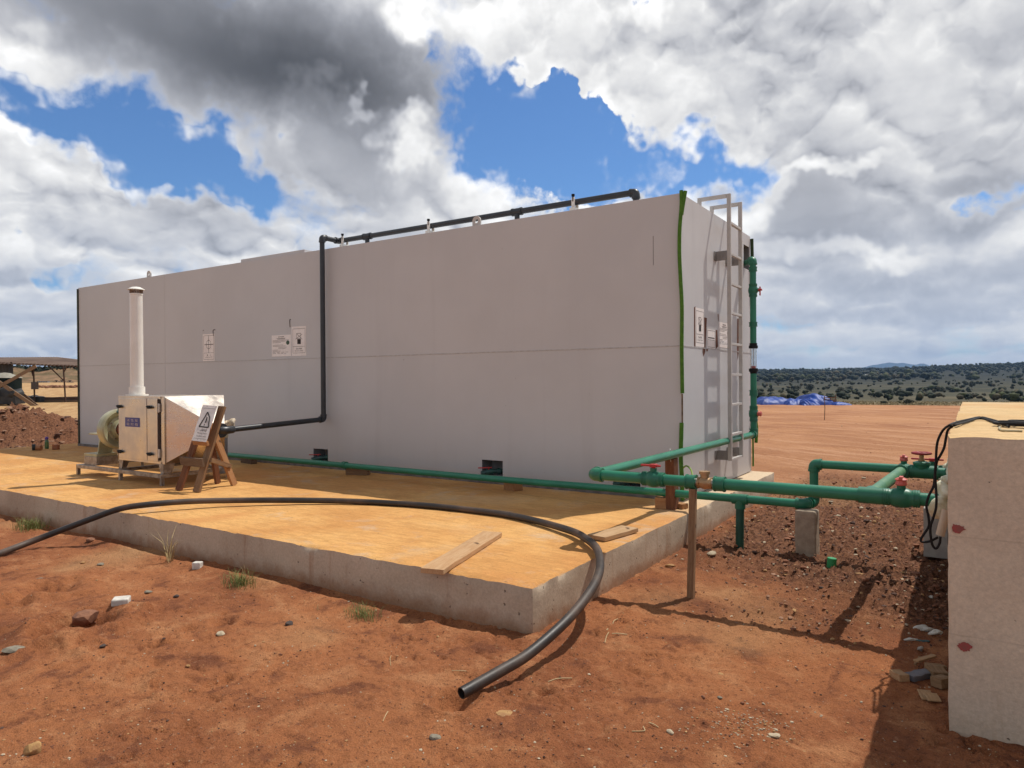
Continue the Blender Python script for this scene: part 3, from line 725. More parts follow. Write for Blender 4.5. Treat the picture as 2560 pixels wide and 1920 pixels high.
# ================================================================= container
X0, X1, Y0, Y1, Z0, Z1 = -12.63, 0.0, 0.0, 2.70, SLZ+.012, 3.483
cont = thing('shipping_container', 'long grey-beige steel container tank standing on the concrete slab', 'container', ((X0+X1)/2, (Y0+Y1)/2, SLZ))
HOLES = []
for a, b in (((783.5, 1121), (820, 1152)), ((1205, 1149), (1257, 1190)), ((1533, 1176), (1601, 1218))):
    p0, p1 = hit(*a, 1, 0), hit(*b, 1, 0); HOLES.append((p0[0], p1[0], .385, p0[2]))
VENT = (2.37, 2.64, 3.02, 3.33)
def holed(us, vs, holes, fn, mb):
    U = sorted(set([us[0], us[1]]+[h for q in holes for h in q[:2]])); V = sorted(set([vs[0], vs[1]]+[h for q in holes for h in q[2:]]))
    for i in range(len(U)-1):
        for j in range(len(V)-1):
            cu, cv = (U[i]+U[i+1])/2, (V[j]+V[j+1])/2
            if any(h[0] < cu < h[1] and h[2] < cv < h[3] for h in holes): continue
            mb.add([fn(U[i], V[j]), fn(U[i+1], V[j]), fn(U[i+1], V[j+1]), fn(U[i], V[j+1])], [(0, 1, 2, 3)])
mb = MB()
holed((X0, X1), (Z0, Z1), HOLES, lambda u, v: (u, Y0, v), mb)
holed((Y0, Y1), (Z0, Z1), [VENT], lambda u, v: (X1, u, v), mb)
mb.add([(X0, Y0, Z1), (X1, Y0, Z1), (X1, Y1, Z1), (X0, Y1, Z1)], [(0, 1, 2, 3)])
mb.add([(X0, Y1, Z0), (X0, Y0, Z0), (X0, Y0, Z1), (X0, Y1, Z1)], [(0, 1, 2, 3)])
mb.add([(X1, Y1, Z0), (X0, Y1, Z0), (X0, Y1, Z1), (X1, Y1, Z1)], [(0, 1, 2, 3)])
mb.add([(X0, Y0, Z0), (X0, Y1, Z0), (X1, Y1, Z0), (X1, Y0, Z0)], [(0, 1, 2, 3)])
mb.build('body', PAINT, cont)
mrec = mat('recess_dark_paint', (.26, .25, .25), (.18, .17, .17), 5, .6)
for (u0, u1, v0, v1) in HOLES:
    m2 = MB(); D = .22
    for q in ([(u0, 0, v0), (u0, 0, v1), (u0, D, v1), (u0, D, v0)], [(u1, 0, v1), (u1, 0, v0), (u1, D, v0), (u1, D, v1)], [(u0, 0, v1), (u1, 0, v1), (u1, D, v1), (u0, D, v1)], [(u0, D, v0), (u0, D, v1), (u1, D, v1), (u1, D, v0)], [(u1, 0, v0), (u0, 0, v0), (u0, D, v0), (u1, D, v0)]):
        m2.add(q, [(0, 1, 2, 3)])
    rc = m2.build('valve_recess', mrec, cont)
    zc = v0+.045; xc = (u0+u1)/2
    m3 = MB(); m3.tube([(xc+.10, .16, zc), (xc-.02, .05, zc), (xc-.12, -.07, zc-.02)], .026, 14); m3.tube([(xc+.05, .11, zc), (xc+.02, .085, zc)], .038, 14); m3.tube([(xc-.03, .04, zc), (xc-.08, -.02, zc-.01)], .036, 14)
    dv = m3.build('drain_valve', mat('drain_valve_plastic', (.02, .09, .07), (.03, .05, .06), 8, .45), cont)
    m4 = MB(); m4.bar((xc-.02, .02, zc+.05), (xc-.16, -.08, zc+.045), .030, .012); m4.tube([(xc-.055, 0, zc), (xc-.055, 0, zc+.05)], .010, 10)
    m4.build('valve_handle', REDP(), dv, bevel=.003)
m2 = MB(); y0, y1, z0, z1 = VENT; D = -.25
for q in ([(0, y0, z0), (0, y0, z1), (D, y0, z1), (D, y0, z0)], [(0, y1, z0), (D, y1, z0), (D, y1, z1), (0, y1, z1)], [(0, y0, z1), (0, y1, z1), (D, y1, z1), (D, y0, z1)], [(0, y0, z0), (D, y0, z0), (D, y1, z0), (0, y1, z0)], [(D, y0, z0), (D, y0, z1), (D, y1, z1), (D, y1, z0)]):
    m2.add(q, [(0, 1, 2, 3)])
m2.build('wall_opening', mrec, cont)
# weld seams
mseam = mat('seam_weld', (.52, .50, .49), (.40, .38, .37), 20, .6)
m2 = MB(); ZS = 1.90
m2.bx(X0, X1, -.0035, .001, ZS-.006, ZS+.006); m2.bx(-.001, .0035, Y0, Y1, ZS-.006, ZS+.006)
m2.build('weld_seam', mseam, cont)
msv = mat('panel_joint', (.50, .48, .47), (.45, .43, .42), 9, .6)
m2 = MB()
for xx in (hit(411, 690, 1, 0)[0],): m2.bx(xx-.003, xx+.003, -.0012, .0005, Z0, Z1)
m2.build('panel_joint', msv, cont)
m2 = MB()
for sx in (X0, ):
    m2.bx(X0-.02, X0+.018, -.022, .02, Z0, Z1-.02)
m2.build('corner_strip', mat('dark_corner_strip', (.03, .028, .022), (.05, .06, .03), 14, .8), cont)
# bottom skirt channel
MB().bx(X0-.02, X1+.02, -.03, .0, SLZ, SLZ+.045).build('base_rail', mat('base_rail_paint', (.20, .18, .17), (.12, .11, .10), 9, .7), cont)
# green foam strip down the front corner
mfoam = mat('green_foam', (.085, .205, .022), (.06, .15, .018), 22, .95, 0, .004, 70, fine=.15)
def strip(name, pts, r, m, par=cont, sub=6, n=10): 
    return MB().tube(curve(pts, sub), r, n).build(name, m, par)
zt = Z1
strip('foam_strip', [(.01, -.02, Z1+.02), (.012, -.022, 3.35), (-.006, -.03, 3.1), (-.010, -.03, 2.85), (0.0, -.03, 2.6), (.012, -.026, 2.3), (.008, -.026, 1.9), (.010, -.026, 1.6), (.012, -.026, 1.405)], .020, mfoam)
strip('foam_strip', [(.05, -.01, Z1+.01), (.03, -.024, 3.36), (.012, -.024, 3.25)], .020, mfoam)
strip('foam_strip', [(.0, -.02, 1.10), (-.004, -.022, .95), (-.01, -.022, .75), (.0, -.022, .55), (.005, -.022, SLZ+.01)], .022, mfoam)
strip('foam_strip', [(.0, -.02, .62), (.06, -.05, .66), (.14, -.14, .63), (.20, -.26, .56), (.24, -.34, .52)], .008, mat('lime_strip', (.22, .36, .03), (.18, .30, .03), 9, .6))
strip('corner_sealant', [(.004, -.008, 1.40), (.004, -.008, 1.25), (.004, -.008, 1.10)], .009, mat('brown_sealant', (.22, .15, .10), (.12, .08, .05), 30, .9))
strip('foam_strip', [(.02, Y1+.01, Z1-.03), (.022, Y1+.02, 3.1), (.02, Y1+.02, 2.7)], .022, mat('dark_foam', (.04, .07, .03), (.03, .05, .02), 22, .95))
strip('foam_strip', [(.03, Y1+.02, 1.1), (.06, Y1+.05, .9), (.05, Y1+.06, .68)], .022, mfoam)
strip('foam_strip', [(.02, Y1+.01, .9), (.02, Y1+.02, .6), (.02, Y1+.02, .36)], .012, mfoam)
# roof hatch, lifting eyes
a, b = hit(602, 655, 1, .03), hit(761, 625, 1, .03)
m2 = MB(); m2.bx(a[0], b[0], .03, .95, Z1+.004, Z1+.055); m2.bx(a[0]+.05, b[0]-.05, .06, .9, Z1-.001, Z1+.01)
m2.build('roof_hatch', PAINT, cont, bevel=.004)
def lifting_eye(x, y):
    m2 = MB(); n = 20; R1, R0 = .062, .027; th = .022; zc = Z1+.065
    outer = [(R1*math.cos(t), R1*math.sin(t)) for t in np.linspace(0, 2*math.pi, n, endpoint=False)]
    outer = [(x_, (y_ if y_ > 0 else (-.065 if abs(x_) > .03 else -.065))) if y_ < 0 else (x_, y_) for x_, y_ in outer]
    outer = [(max(-R1, min(R1, x_*(1 if y_ > 0 else 1.0))), y_) for x_, y_ in outer]
    inner = [(R0*math.cos(t), R0*math.sin(t)) for t in np.linspace(0, 2*math.pi, n, endpoint=False)]
    for s_ in (-1, 1):
        vo = [(x+q[0], y+s_*th/2, zc+q[1]) for q in outer]; vi = [(x+q[0], y+s_*th/2, zc+q[1]) for q in inner]
        m2.add(vo+vi, [(i, (i+1) % n, n+(i+1) % n, n+i) if s_ < 0 else ((i+1) % n, i, n+i, n+(i+1) % n) for i in range(n)])
    for ring, fl in ((outer, 1), (inner, -1)):
        v = [(x+q[0], y-th/2, zc+q[1]) for q in ring]+[(x+q[0], y+th/2, zc+q[1]) for q in ring]
        m2.add(v, [((i+1) % n, i, n+i, n+(i+1) % n) for i in range(n)])
    m2.build('lifting_eye', FRAMEG(), cont)
lifting_eye(hit(1192, 556, 1, .05)[0], .05); lifting_eye(hit(373, 688, 1, .05)[0], .05)
# vertical scratch and dents
m2 = MB(); xs = hit(1633, 600, 1, 0)[0]; m2.bx(xs-.003, xs+.003, -.0015, .0005, hit(1633, 663, 1, 0)[2], hit(1633, 590, 1, 0)[2])
m2.build('scratch', mat('scratch_dark', (.16, .14, .14), (.22, .2, .19), 9, .7), cont)

# notices glued on the walls
def notice(tl, tr, bl, kind, tilt=0):
    tl, tr, bl = [np.array(q, float) for q in (tl, tr, bl)]
    sh = Sheet(tl, tr, bl, .0035)
    q = Sheet(tl, tr, bl, .0)
    pap = Sheet(tl+q.n*.002, tr+q.n*.002, bl+q.n*.002).paper('notice', PAPER(), cont, label={'stack': 'notice with crossed-out stacking symbol', 'centre': 'notice with dashed circle and cross', 'text': 'notice of small print with a green seal', 'plain': 'peeling notice with one line of print'}[kind])
    if kind == 'stack':
        sh.rect(.09, .08, .93, .90, .004); sh.line((.09, .68), (.93, .68), .004)
        sh.rect(.36, .24, .64, .41, .005); sh.line((.28, .43), (.74, .27), .005); sh.line((.34, .24), (.74, .45), .005)
        sh.quad(.40, .43, .64, .60); sh.text('禁止堆码', .52, .755, .055, .40); sh.text('DO NOT STACK', .52, .83, .035, .58)
    elif kind == 'centre':
        sh.rect(.08, .06, .93, .94, .004); sh.line((.08, .70), (.93, .70), .004)
        sh.line((.5, .06), (.5, .70), .007); sh.line((.15, .39), (.9, .39), .010)
        for k in range(12):
            a0 = k*math.pi/6+.08; a1 = a0+.36
            sh.line((.5+.20*math.cos(a0), .39+.16*math.sin(a0)), (.5+.20*math.cos(a1), .39+.16*math.sin(a1)), .008)
        sh.text('重', .40, .78, .055, .10); sh.text('心', .64, .78, .055, .10); sh.text('CENTER GRAVITY', .52, .86, .025, .62)
    elif kind == 'text':
        sh.quad(.34, .075, .64, .10); sh.quad(.26, .15, .72, .165); sh.quad(.30, .185, .70, .20)
        for i, (u0, u1) in enumerate(((.05, .90), (.05, .72), (.05, .48), None, (.05, .60), (.05, .73), (.35, .78), (.35, .73), (.05, .33), (.05, .45), (.05, .85), (.05, .75)) ) if False else ():
            pass
        rows = ((.24, .05, .90), (.29, .05, .72), (.345, .05, .50), (.46, .05, .60), (.515, .05, .73), (.575, .35, .78), (.63, .35, .73), (.69, .05, .34), (.745, .05, .46), (.80, .05, .20), (.80, .27, .42), (.80, .50, .66), (.80, .72, .86), (.855, .05, .22), (.855, .30, .42), (.855, .48, .60), (.855, .66, .76))
        for v, u0, u1 in rows: sh.quad(u0, v, u1, v+.012)
        s2 = Sheet(tl, tr, bl, .004); s2.ell(.84, .37, .085, .10); s2.mb.build('seal', mat('green_seal', (.05, .10, .06), (.04, .07, .045), 9, .6), pap)
    else:
        sh.rect(.08, .06, .93, .94, .004); sh.quad(.12, .42, .88, .47); sh.line((.1, .56), (.9, .56), .004)
    sh.mb.build('print', INK(), pap)
def wall_notice(p0, p1, kind, tiltpx=0):
    a, b = hit(*p0, 1, 0), hit(*p1, 1, 0); notice((a[0], 0, a[2]), (b[0], 0, a[2]+tiltpx), (a[0], 0, b[2]), kind)
def side_notice(p0, p1, kind):
    a, b = hit(*p0, 0, 0), hit(*p1, 0, 0); notice((0, a[1], a[2]), (0, b[1], a[2]), (0, a[1], b[2]), kind)
wall_notice((507, 836), (537, 902), 'centre'); wall_notice((679.5, 839), (728, 890), 'text'); wall_notice((729, 817), (766, 889), 'stack')
side_notice((1738, 768), (1760, 868), 'stack'); side_notice((1767, 822), (1788, 872), 'plain'); side_notice((1796.5, 804), (1824, 871), 'text')
# rust-brown glue streaks beside the side notices
def streak(pts):
    P = [hit(a, b, 0, .0) for a, b in pts]; m2 = MB(); m2.add([(.0016, q[1], q[2]) for q in P], [tuple(range(len(P)))]); 
    if m2 and True: m2.build('rust_streak', RUST(), cont)
streak([(1735, 768), (1739, 766), (1738.5, 868), (1735, 870)]); streak([(1759, 793), (1767, 795), (1763, 880), (1758, 892), (1756, 880)]); streak([(1789, 824), (1793, 826), (1795, 866), (1789, 873), (1788.5, 850)])
streak([(1843, 796), (1847, 797), (1847, 880), (1844, 900), (1842, 870)]); streak([(1765, 872), (1770, 870), (1769, 878), (1766, 879)]); streak([(1794, 785), (1796, 785), (1796.5, 800), (1795, 806)])
# hooks of adhesive above the front notices
for pts in (((534, 840), (532.5, 828), (535, 824), (538, 825)), ((725, 818), (724.5, 800), (727, 799)), ((508, 825), (508, 827))):
    strip('adhesive_mark', [tuple(hit(a, b, 1, -.002)) for a, b in pts], .006, mat('dark_adhesive', (.05, .035, .03), (.08, .05, .04), 9, .8), n=6)

# ladder (parts: two rails, rungs, hoops, brackets)
LX = .165; LY = (1.14, 1.61); LZ0, LZ1 = .60, 3.70
for y in LY:
    MB().bx(LX-.022, LX+.022, y-.016, y+.016, LZ0, LZ1).build('ladder_rail', FRAMEG(), cont, bevel=.003)
    m2 = MB(); m2.bx(-.16, LX-.023, y-.016, y+.016, LZ1-.044, LZ1); m2.bx(-.204, -.161, y-.016, y+.016, Z1+.002, LZ1); m2.build('ladder_hoop', FRAMEG(), cont, bevel=.003)
zr = LZ0+.012
rz = [hit(1843, py, 0, LX)[2] for py in (569, 644, 716, 787, 862, 937, 1010, 1083)]
for z in [LZ0+.01]+rz:
    MB().bx(LX-.018, LX+.018, LY[0]+.017, LY[1]-.017, z-.014, z+.014).build('ladder_rung', FRAMEG(), cont, bevel=.003)
for z in (.66, 2.99):
    for y in LY:
        m2 = MB(); m2.bx(0.004, LX-.023, y-.006, y+.006, z-.055, z+.055); m2.bx(.002, .010, y-.05, y+.05, z-.055, z+.055); m2.tube([(.08, y-.02, z), (.08, y+.02, z)], .010, 8)
        m2.build('ladder_bracket', mat('bracket_paint', (.30, .28, .27), (.24, .22, .21), 9, .55, .2), cont, bevel=.002)

# ================================================================= grey vent pipe over the wall and roof
gp = thing('vent_pipe', 'dark grey plastic pipe climbing the long wall and lying along the roof', 'pipe', (-5.31, -.15, 1.0))
r = .036; VX = -5.31
def pipe(parent, pts, rad, m, name='pipe', n=18, hollow=0.0): return MB().tube(pts, rad, n, hollow=hollow).build(name, m, parent)
def elbow(parent, c, d1, d2, rad, m, L=1.9, name='elbow'):
    c = np.array(c, float); d1 = np.array(d1, float)/np.linalg.norm(d1); d2 = np.array(d2, float)/np.linalg.norm(d2)
    R = rad*1.24; p0 = c+d1*rad*L; p1 = c+d2*rad*L; m2 = MB()
    pts = [p0+d1*.0, c+d1*rad*.95]; 
    for t in np.linspace(0, 1, 7)[1:-1]: pts.append((1-t)**2*(c+d1*rad*.95)+2*t*(1-t)*c+t*t*(c+d2*rad*.95))
    pts += [c+d2*rad*.95, p1]; m2.tube(pts, R, 18)
    for p, d in ((p0, d1), (p1, d2)): m2.tube([p-d*rad*.45, p+d*rad*.05], R*1.09, 18)
    return m2.build(name, m, parent)
def coupling(parent, a, d, Lh, rad, m, name='coupling'):
    a = np.array(a, float); d = np.array(d, float)/np.linalg.norm(d); m2 = MB(); R = rad*1.25
    m2.tube([a-d*Lh, a+d*Lh], R, 18); m2.tube([a-d*Lh*1.02, a-d*Lh*.72], R*1.08, 18); m2.tube([a+d*Lh*.72, a+d*Lh*1.02], R*1.08, 18)
    return m2.build(name, m, parent)
PORT = np.array([-5.30, -1.62, .955]); ZB = hit(806, 1048, 1, -.10)[2]; ZT = 3.63; RY = .22
G = GREYP()
pipe(gp, [(VX, -.10, ZB+.05), (VX, -.10, ZT-.05)], r, G)
elbow(gp, (VX, -.10, ZB), (0, 0, 1), tuple(PORT-np.array([VX, -.10, ZB])), r, G)
pipe(gp, [(VX, -.14, ZB-.002), tuple(PORT)], r, G)
elbow(gp, (VX, -.10, ZT), (0, 0, -1), (0, 1, 0), r, G)
pipe(gp, [(VX, -.05, ZT), (VX, RY-.05, ZT)], r, G)
elbow(gp, (VX, RY, ZT), (0, -1, 0), (1, 0, 0), r, G)
XE = hit(1590, 478, 1, RY)[0]; ZE = ZT
pipe(gp, [(VX+.05, RY, ZT), (XE-.05, RY, ZE)], r, G)
elbow(gp, (XE, RY, ZE), (-1, 0, 0), (0, 0, -1), r, G)
pipe(gp, [(XE, RY, ZE-.05), (XE, RY, Z1)], r, G)
for px in (918, 1293):
    xx = hit(px, 560, 1, RY)[0]; coupling(gp, (xx, RY, ZT), (1, 0, 0), .07, r, G, 'tee'); pipe(gp, [(xx, RY, ZT-.03), (xx, RY, Z1)], r*.9, G, 'branch')
for px in (862, 1077, 1438):
    xx = hit(px, 560, 1, RY)[0]; m2 = MB()
    m2.bx(xx-.035, xx+.035, RY-.075, RY+.075, Z1+.03, Z1+.075); m2.bx(xx-.02, xx+.02, RY-.055, RY-.040, Z1+.075, ZT+.05); m2.bx(xx-.02, xx+.02, RY+.040, RY+.055, Z1+.075, ZT+.05); m2.bx(xx-.03, xx+.03, RY-.03, RY+.03, Z1, Z1+.03)
    cl = m2.build('clamp', WHITEP(), gp, bevel=.003)
    MB().tube([(xx, RY-.048, ZT+.0), (xx, RY-.048, ZT+.085)], .010, 8).tube([(xx, RY-.048, ZT+.06), (xx, RY-.048, ZT+.085)], .02, 8).build('clamp_bolt', BLACK(), cl)

# ================================================================= filter unit
SS = steel('brushed_steel', (.80, .72, .63), .30)
SKID = .425
fu = thing('exhaust_filter_unit', 'brushed steel filter cabinet with white chimney and tapered hood on a low frame', 'filter unit', (-6.6, -1.8, SLZ))
CX0, CX1, CY0, CY1, CZ0, CZ1 = -6.84, -5.79, -2.217, -1.381, .548, 1.383
m2 = MB(); FX0, FX1, FY0, FY1 = -7.87, -5.765, -2.262, -1.34
for y in (FY0, FY1): m2.bx(FX0, FX1, y-.003, y+.003, SKID-.045, SKID); m2.bx(FX0, FX1, min(y, y+(.04 if y == FY0 else -.04)), max(y, y+(.04 if y == FY0 else -.04)), SKID-.0005, SKID+.004)
for x in (FX0, -6.86, FX1): m2.bx(x-.003, x+.003, FY0+.004, FY1-.004, SKID-.045, SKID-.001); m2.bx(x-.03, x+.012, FY0+.05, FY1-.05, SKID-.003, SKID+.001)
m2.build('skid_frame', GALV(), fu, bevel=.0015)
for (x, y) in ((FX0+.02, FY0+.02), (-6.74, FY0+.02), (FX1-.015, FY0+.02), (FX0+.02, FY1-.02), (-6.74, FY1-.02), (FX1-.015, FY1-.02)):
    mx = MB(); sg = 1 if y < -1.8 else -1
    mx.bx(x-.02, x+.02, y-.022 if sg > 0 else y+.017, y-.017 if sg > 0 else y+.022, SLZ+.002, SKID-.046); mx.bx(x+.015, x+.02, y-.017, y+.017, SLZ+.002, SKID-.046); mx.build('skid_leg', GALV(), fu)
for (x, sx) in ((CX0+.03, -1), (CX1-.03, 1)):
    for (y, sy) in ((CY0, -1), (CY1, 1)):
        w0, w1 = .115, .07; xf = CX0 if sx < 0 else CX1
        mx = MB(); mx.poly([(xf, y, CZ0), (xf-sx*w0, y, CZ0), (xf-sx*w1, y, SKID+.006), (xf-sx*.0, y, SKID+.006)], .004, (0, sy, 0)); mx.poly([(xf, y, CZ0), (xf, y-sy*.15, CZ0), (xf, y-sy*.10, SKID+.006), (xf, y, SKID+.006)], .004, (sx, 0, 0)); mx.build('cabinet_foot', GALV(), fu)
mx = MB(); mx.bx(CX0, CX1, CY0+.004, CY1, CZ0, CZ1); mx.build('cabinet', SS, fu, bevel=.003)
P = lambda px, py: hit(px, py, 1, CY0)
dx0, dxs, dx1 = P(299.5, 1080)[0], P(370, 1080)[0], P(396, 1080)[0]
mx = MB(); mx.bx(dx0, dxs-.008, CY0-.014, CY0, CZ0+.03, CZ1-.03); mx.build('door', SS, fu, bevel=.003)
mx = MB(); mx.bx(dxs+.006, dx1, CY0-.014, CY0, CZ0+.03, CZ1-.03); mx.build('side_panel', SS, fu, bevel=.003)
dk = mat('dark_gap', (.03, .012, .008), (.02, .01, .008), 9, .8)
MB().bx(dx1+.002, P(401.5, 1080)[0], CY0-.002, CY0+.001, CZ0+.04, CZ1-.035).bx(dxs-.007, dxs+.005, CY0-.002, CY0+.001, CZ0+.035, CZ1-.035).build('door_gap', dk, fu)
mx = MB(); mx.bx(P(402.5, 1)[0], CX1-.001, CY0-.006, CY0+.001, CZ0+.001, CZ1-.001); mx.bx(dx0-.002, CX1-.05, CY0-.006, CY0+.0, CZ1-.026, CZ1-.001); mx.bx(dx0-.002, CX1-.05, CY0-.006, CY0+.0, CZ0+.001, CZ0+.028); mx.build('cabinet_trim', SS, fu)
for (px, py) in ((302, 1015.7), (377, 1017.5), (304, 1128), (378, 1134.5)):
    q = P(px, py); mx = MB(); y = CY0-.03
    mx.tube([(q[0], CY0-.014, q[2]), (q[0], CY0-.045, q[2])], .020, 12); mx.tube([(q[0]-.05, y, q[2]+.006), (q[0]-.02, y, q[2]+.002), (q[0]+.01, y-.006, q[2]), (q[0]+.05, y-.004, q[2]-.006), (q[0]+.085, y, q[2]-.004)], .01, 8, rr=[.008, .016, .022, .015, .003])
    mx.build('latch', BLACK(), fu)
for (px, py) in ((399.4, 1019.7), (399.8, 1133.6)):
    q = P(px, py); MB().tube([(q[0], CY0-.014, q[2]-.055), (q[0], CY0-.014, q[2]+.055)], .010, 10).bx(q[0]-.018, q[0]+.018, CY0-.010, CY0-.003, q[2]-.05, q[2]+.05).build('hinge', mat('bright_hinge', (.7, .68, .64), (.6, .57, .52), 9, .35, .6), fu)
# blue name plate
tl, br = P(316, 1043), P(352.5, 1068)
shp = [(tl[0], CY0-.0165, tl[2]), (br[0], CY0-.0165, tl[2]), (tl[0], CY0-.0165, br[2])]
plt = Sheet(*shp).paper('name_plate', mat('blue_plate', (.045, .055, .26), (.05, .05, .20), 9, .45), fu)
sh = Sheet(*shp, off=.002)
for i, c in enumerate('活性炭'): sh.text(c, .22+.28*i, .30, .30, .20)
for i, c in enumerate('吸附箱'): sh.text(c, .22+.28*i, .72, .30, .20)
sh.mb.build('lettering', mat('pale_print', (.62, .52, .50), (.55, .45, .42), 20, .6), plt)
# hood: pyramid to the outlet port
PX, PY, PZ, PS = -5.30, -1.78, .955, .075
A8 = [(CX1, CY0, CZ0), (CX1, CY1, CZ0), (CX1, CY1, CZ1), (CX1, CY0, CZ1)]; B8 = [(PX, PY-PS, PZ-PS), (PX, PY+PS, PZ-PS), (PX, PY+PS, PZ+PS), (PX, PY-PS, PZ+PS)]
mx = MB(); mx.add(A8+B8, [(0, 4, 7, 3), (3, 7, 6, 2), (2, 6, 5, 1), (1, 5, 4, 0), (4, 5, 6, 7)]); mx.build('hood', steel('hood_steel', (.80, .72, .64), .26), fu, bevel=.002)
mx = MB(); mx.tube([(PX-.01, PY, PZ), (PX+.05, PY, PZ)], .09, 20); mx.tube([(PX+.03, PY, PZ), (PX+.05, PY+.02, PZ), (PX+.04, PY+.10, PZ), (-5.30, -1.60, PZ)], .05, 16); mx.build('outlet_port', GREYP(), fu)
# chimney
hx_, hy_ = -6.64, -2.075
zc = lambda py: vert(hx_, hy_, py)
zt1, zt0 = zc(738), zc(719)
mw = WHITEP()
mx = MB(); mx.lathe([(.135, CZ1+.001), (.135, CZ1+.018)], (hx_, hy_, 0), n=28); mx.lathe([(.096, CZ1+.018), (.096, zc(967))], (hx_, hy_, 0), n=28); mx.build('chimney_flange', mw, fu)
mx = MB(); mx.lathe([(.081, CZ1+.02), (.076, zt1), (.080, zt1+.002), (.080, zt1+.02)], (hx_, hy_, 0), n=28); ch = mx.build('chimney', mat('white_chimney_plastic', (.82, .78, .72), (.76, .72, .66), 5, .28), fu)
mx = MB()
for i in range(16):
    a = i*math.pi/8; mx.box((hx_+.076*math.cos(a), hy_+.076*math.sin(a), zt1+.045), (.006, .012, .055), [[math.cos(a), -math.sin(a), 0], [math.sin(a), math.cos(a), 0], [0, 0, 1]])
mx.build('cap_grille', mat('brown_grille', (.24, .15, .10), (.18, .11, .07), 9, .6), ch)
MB().lathe([(.104, zt1+.070), (.100, zt1+.078), (.05, zt1+.105), (.004, zt0+.012)], (hx_, hy_, 0), n=28).build('cap', mw, ch)
# blower behind the cabinet
mcream = mat('cream_paint', (.44, .42, .26), (.36, .33, .20), 5, .35, .25)
FXc = -7.32; q = hit(296, 1072, 0, FXc); FY, FZ, FR = q[1], q[2], .275
mx = MB(); mx.lathe([(.03, -.02), (FR*.85, 0), (FR*.97, .02), (FR, .05), (FR, .13), (FR*.97, .16), (FR*.90, .17), (FR*.62, .12), (FR*.52, .13), (FR*.45, .20), (FR*.40, .21), (FR*.38, .16), (.10, .15)], (FXc-.06, FY, FZ), (1, 0, 0), 40); bl = mx.build('blower_housing', mcream, fu)
MB().tube([(FXc+.10, FY, FZ), (FXc+.26, FY, FZ), (CX0, FY+.02, FZ)], .10, 20).build('inlet_sleeve', mat('red_sleeve', (.20, .07, .04), (.16, .05, .03), 9, .6), bl)
for i in range(8):
    a = i*math.pi/4+.2; MB().tube([(FXc+.04, FY+FR*.56*math.cos(a), FZ+FR*.56*math.sin(a)), (FXc+.085, FY+FR*.56*math.cos(a), FZ+FR*.56*math.sin(a))], .010, 8).build('bolt', GALV(), bl)
q0, q1 = hit(241, 1131, 0, FXc-.15), hit(284, 1131, 0, FXc-.15)
mx = MB(); mx.poly([(FXc-.16, q0[1]+.02, .545), (FXc-.16, q1[1], .545), (FXc-.16, q1[1]-.02, .86), (FXc-.16, q0[1]+.06, .86)], .02, (1, 0, 0)); mx.bx(FXc-.42, FXc-.16, q0[1]+.03, q1[1], .84, .86); mx.bx(FXc-.45, FXc-.10, q0[1]-.02, q1[1]+.02, .548, .585); mx.build('blower_pedestal', mcream, fu, bevel=.003)
MB().tube([(FXc-.30, FY+.03, FZ), (FXc-.10, FY+.03, FZ)], .10, 20).tube([(FXc-.33, FY+.03, FZ), (FXc-.30, FY+.03, FZ)], .085, 20).build('motor', mat('green_motor_paint', (.03, .10, .075), (.02, .06, .05), 9, .5), fu)
mx = MB(); mx.bx(FXc-.42, FXc-.09, q0[1]-.03, q1[1]+.03, SKID+.006, .547); mx.build('blower_base', GALV(), fu, bevel=.003)
MB().tube([(CX0-.06, CY0+.03, 1.17), (CX0-.02, CY0+.03, 1.17)], .025, 10).tube([(CX0-.055, CY0+.03, 1.16), (CX0-.055, CY0+.03, 1.24)], .008, 8).build('sampling_tap', mat('drain_valve_plastic', (.02, .09, .07)), fu)
# drum under the outlet
dxx, dyy = -5.98, -1.13
dxx = hit(553, 1100, 1, dyy)[0]; ztop = hit(553, 1085, 1, dyy)[2]
dr = thing('steel_drum', 'narrow grey metal drum with cream rim standing behind the wooden sign stand', 'drum', (dxx, dyy, SLZ))
MB().lathe([(.085, SLZ+.002), (.085, ztop-.05)], (dxx, dyy, 0), n=26).build('drum_body', mat('drum_metal', (.33, .33, .33), (.24, .23, .23), 6, .35, .5), dr)
MB().lathe([(.088, ztop-.05), (.094, ztop-.045), (.094, ztop), (.088, ztop+.004)], (dxx, dyy, 0), n=26).build('drum_rim', mat('cream_rim', (.55, .49, .34), (.5, .42, .28), 8, .6), dr)
# crumpled plastic wrap on the joint
bq = hit(570, 1056, 1, -1.55)
MB().blob((bq[0], bq[1], bq[2]-.01), (.085, .05, .05), .5, 5, 3).build('plastic_wrap', mat('cream_wrap', (.66, .58, .44), (.50, .40, .28), 22, .55, 0, .004, 50), label='crumpled cream plastic wrap tied over the grey pipe joint', cat='plastic wrap')

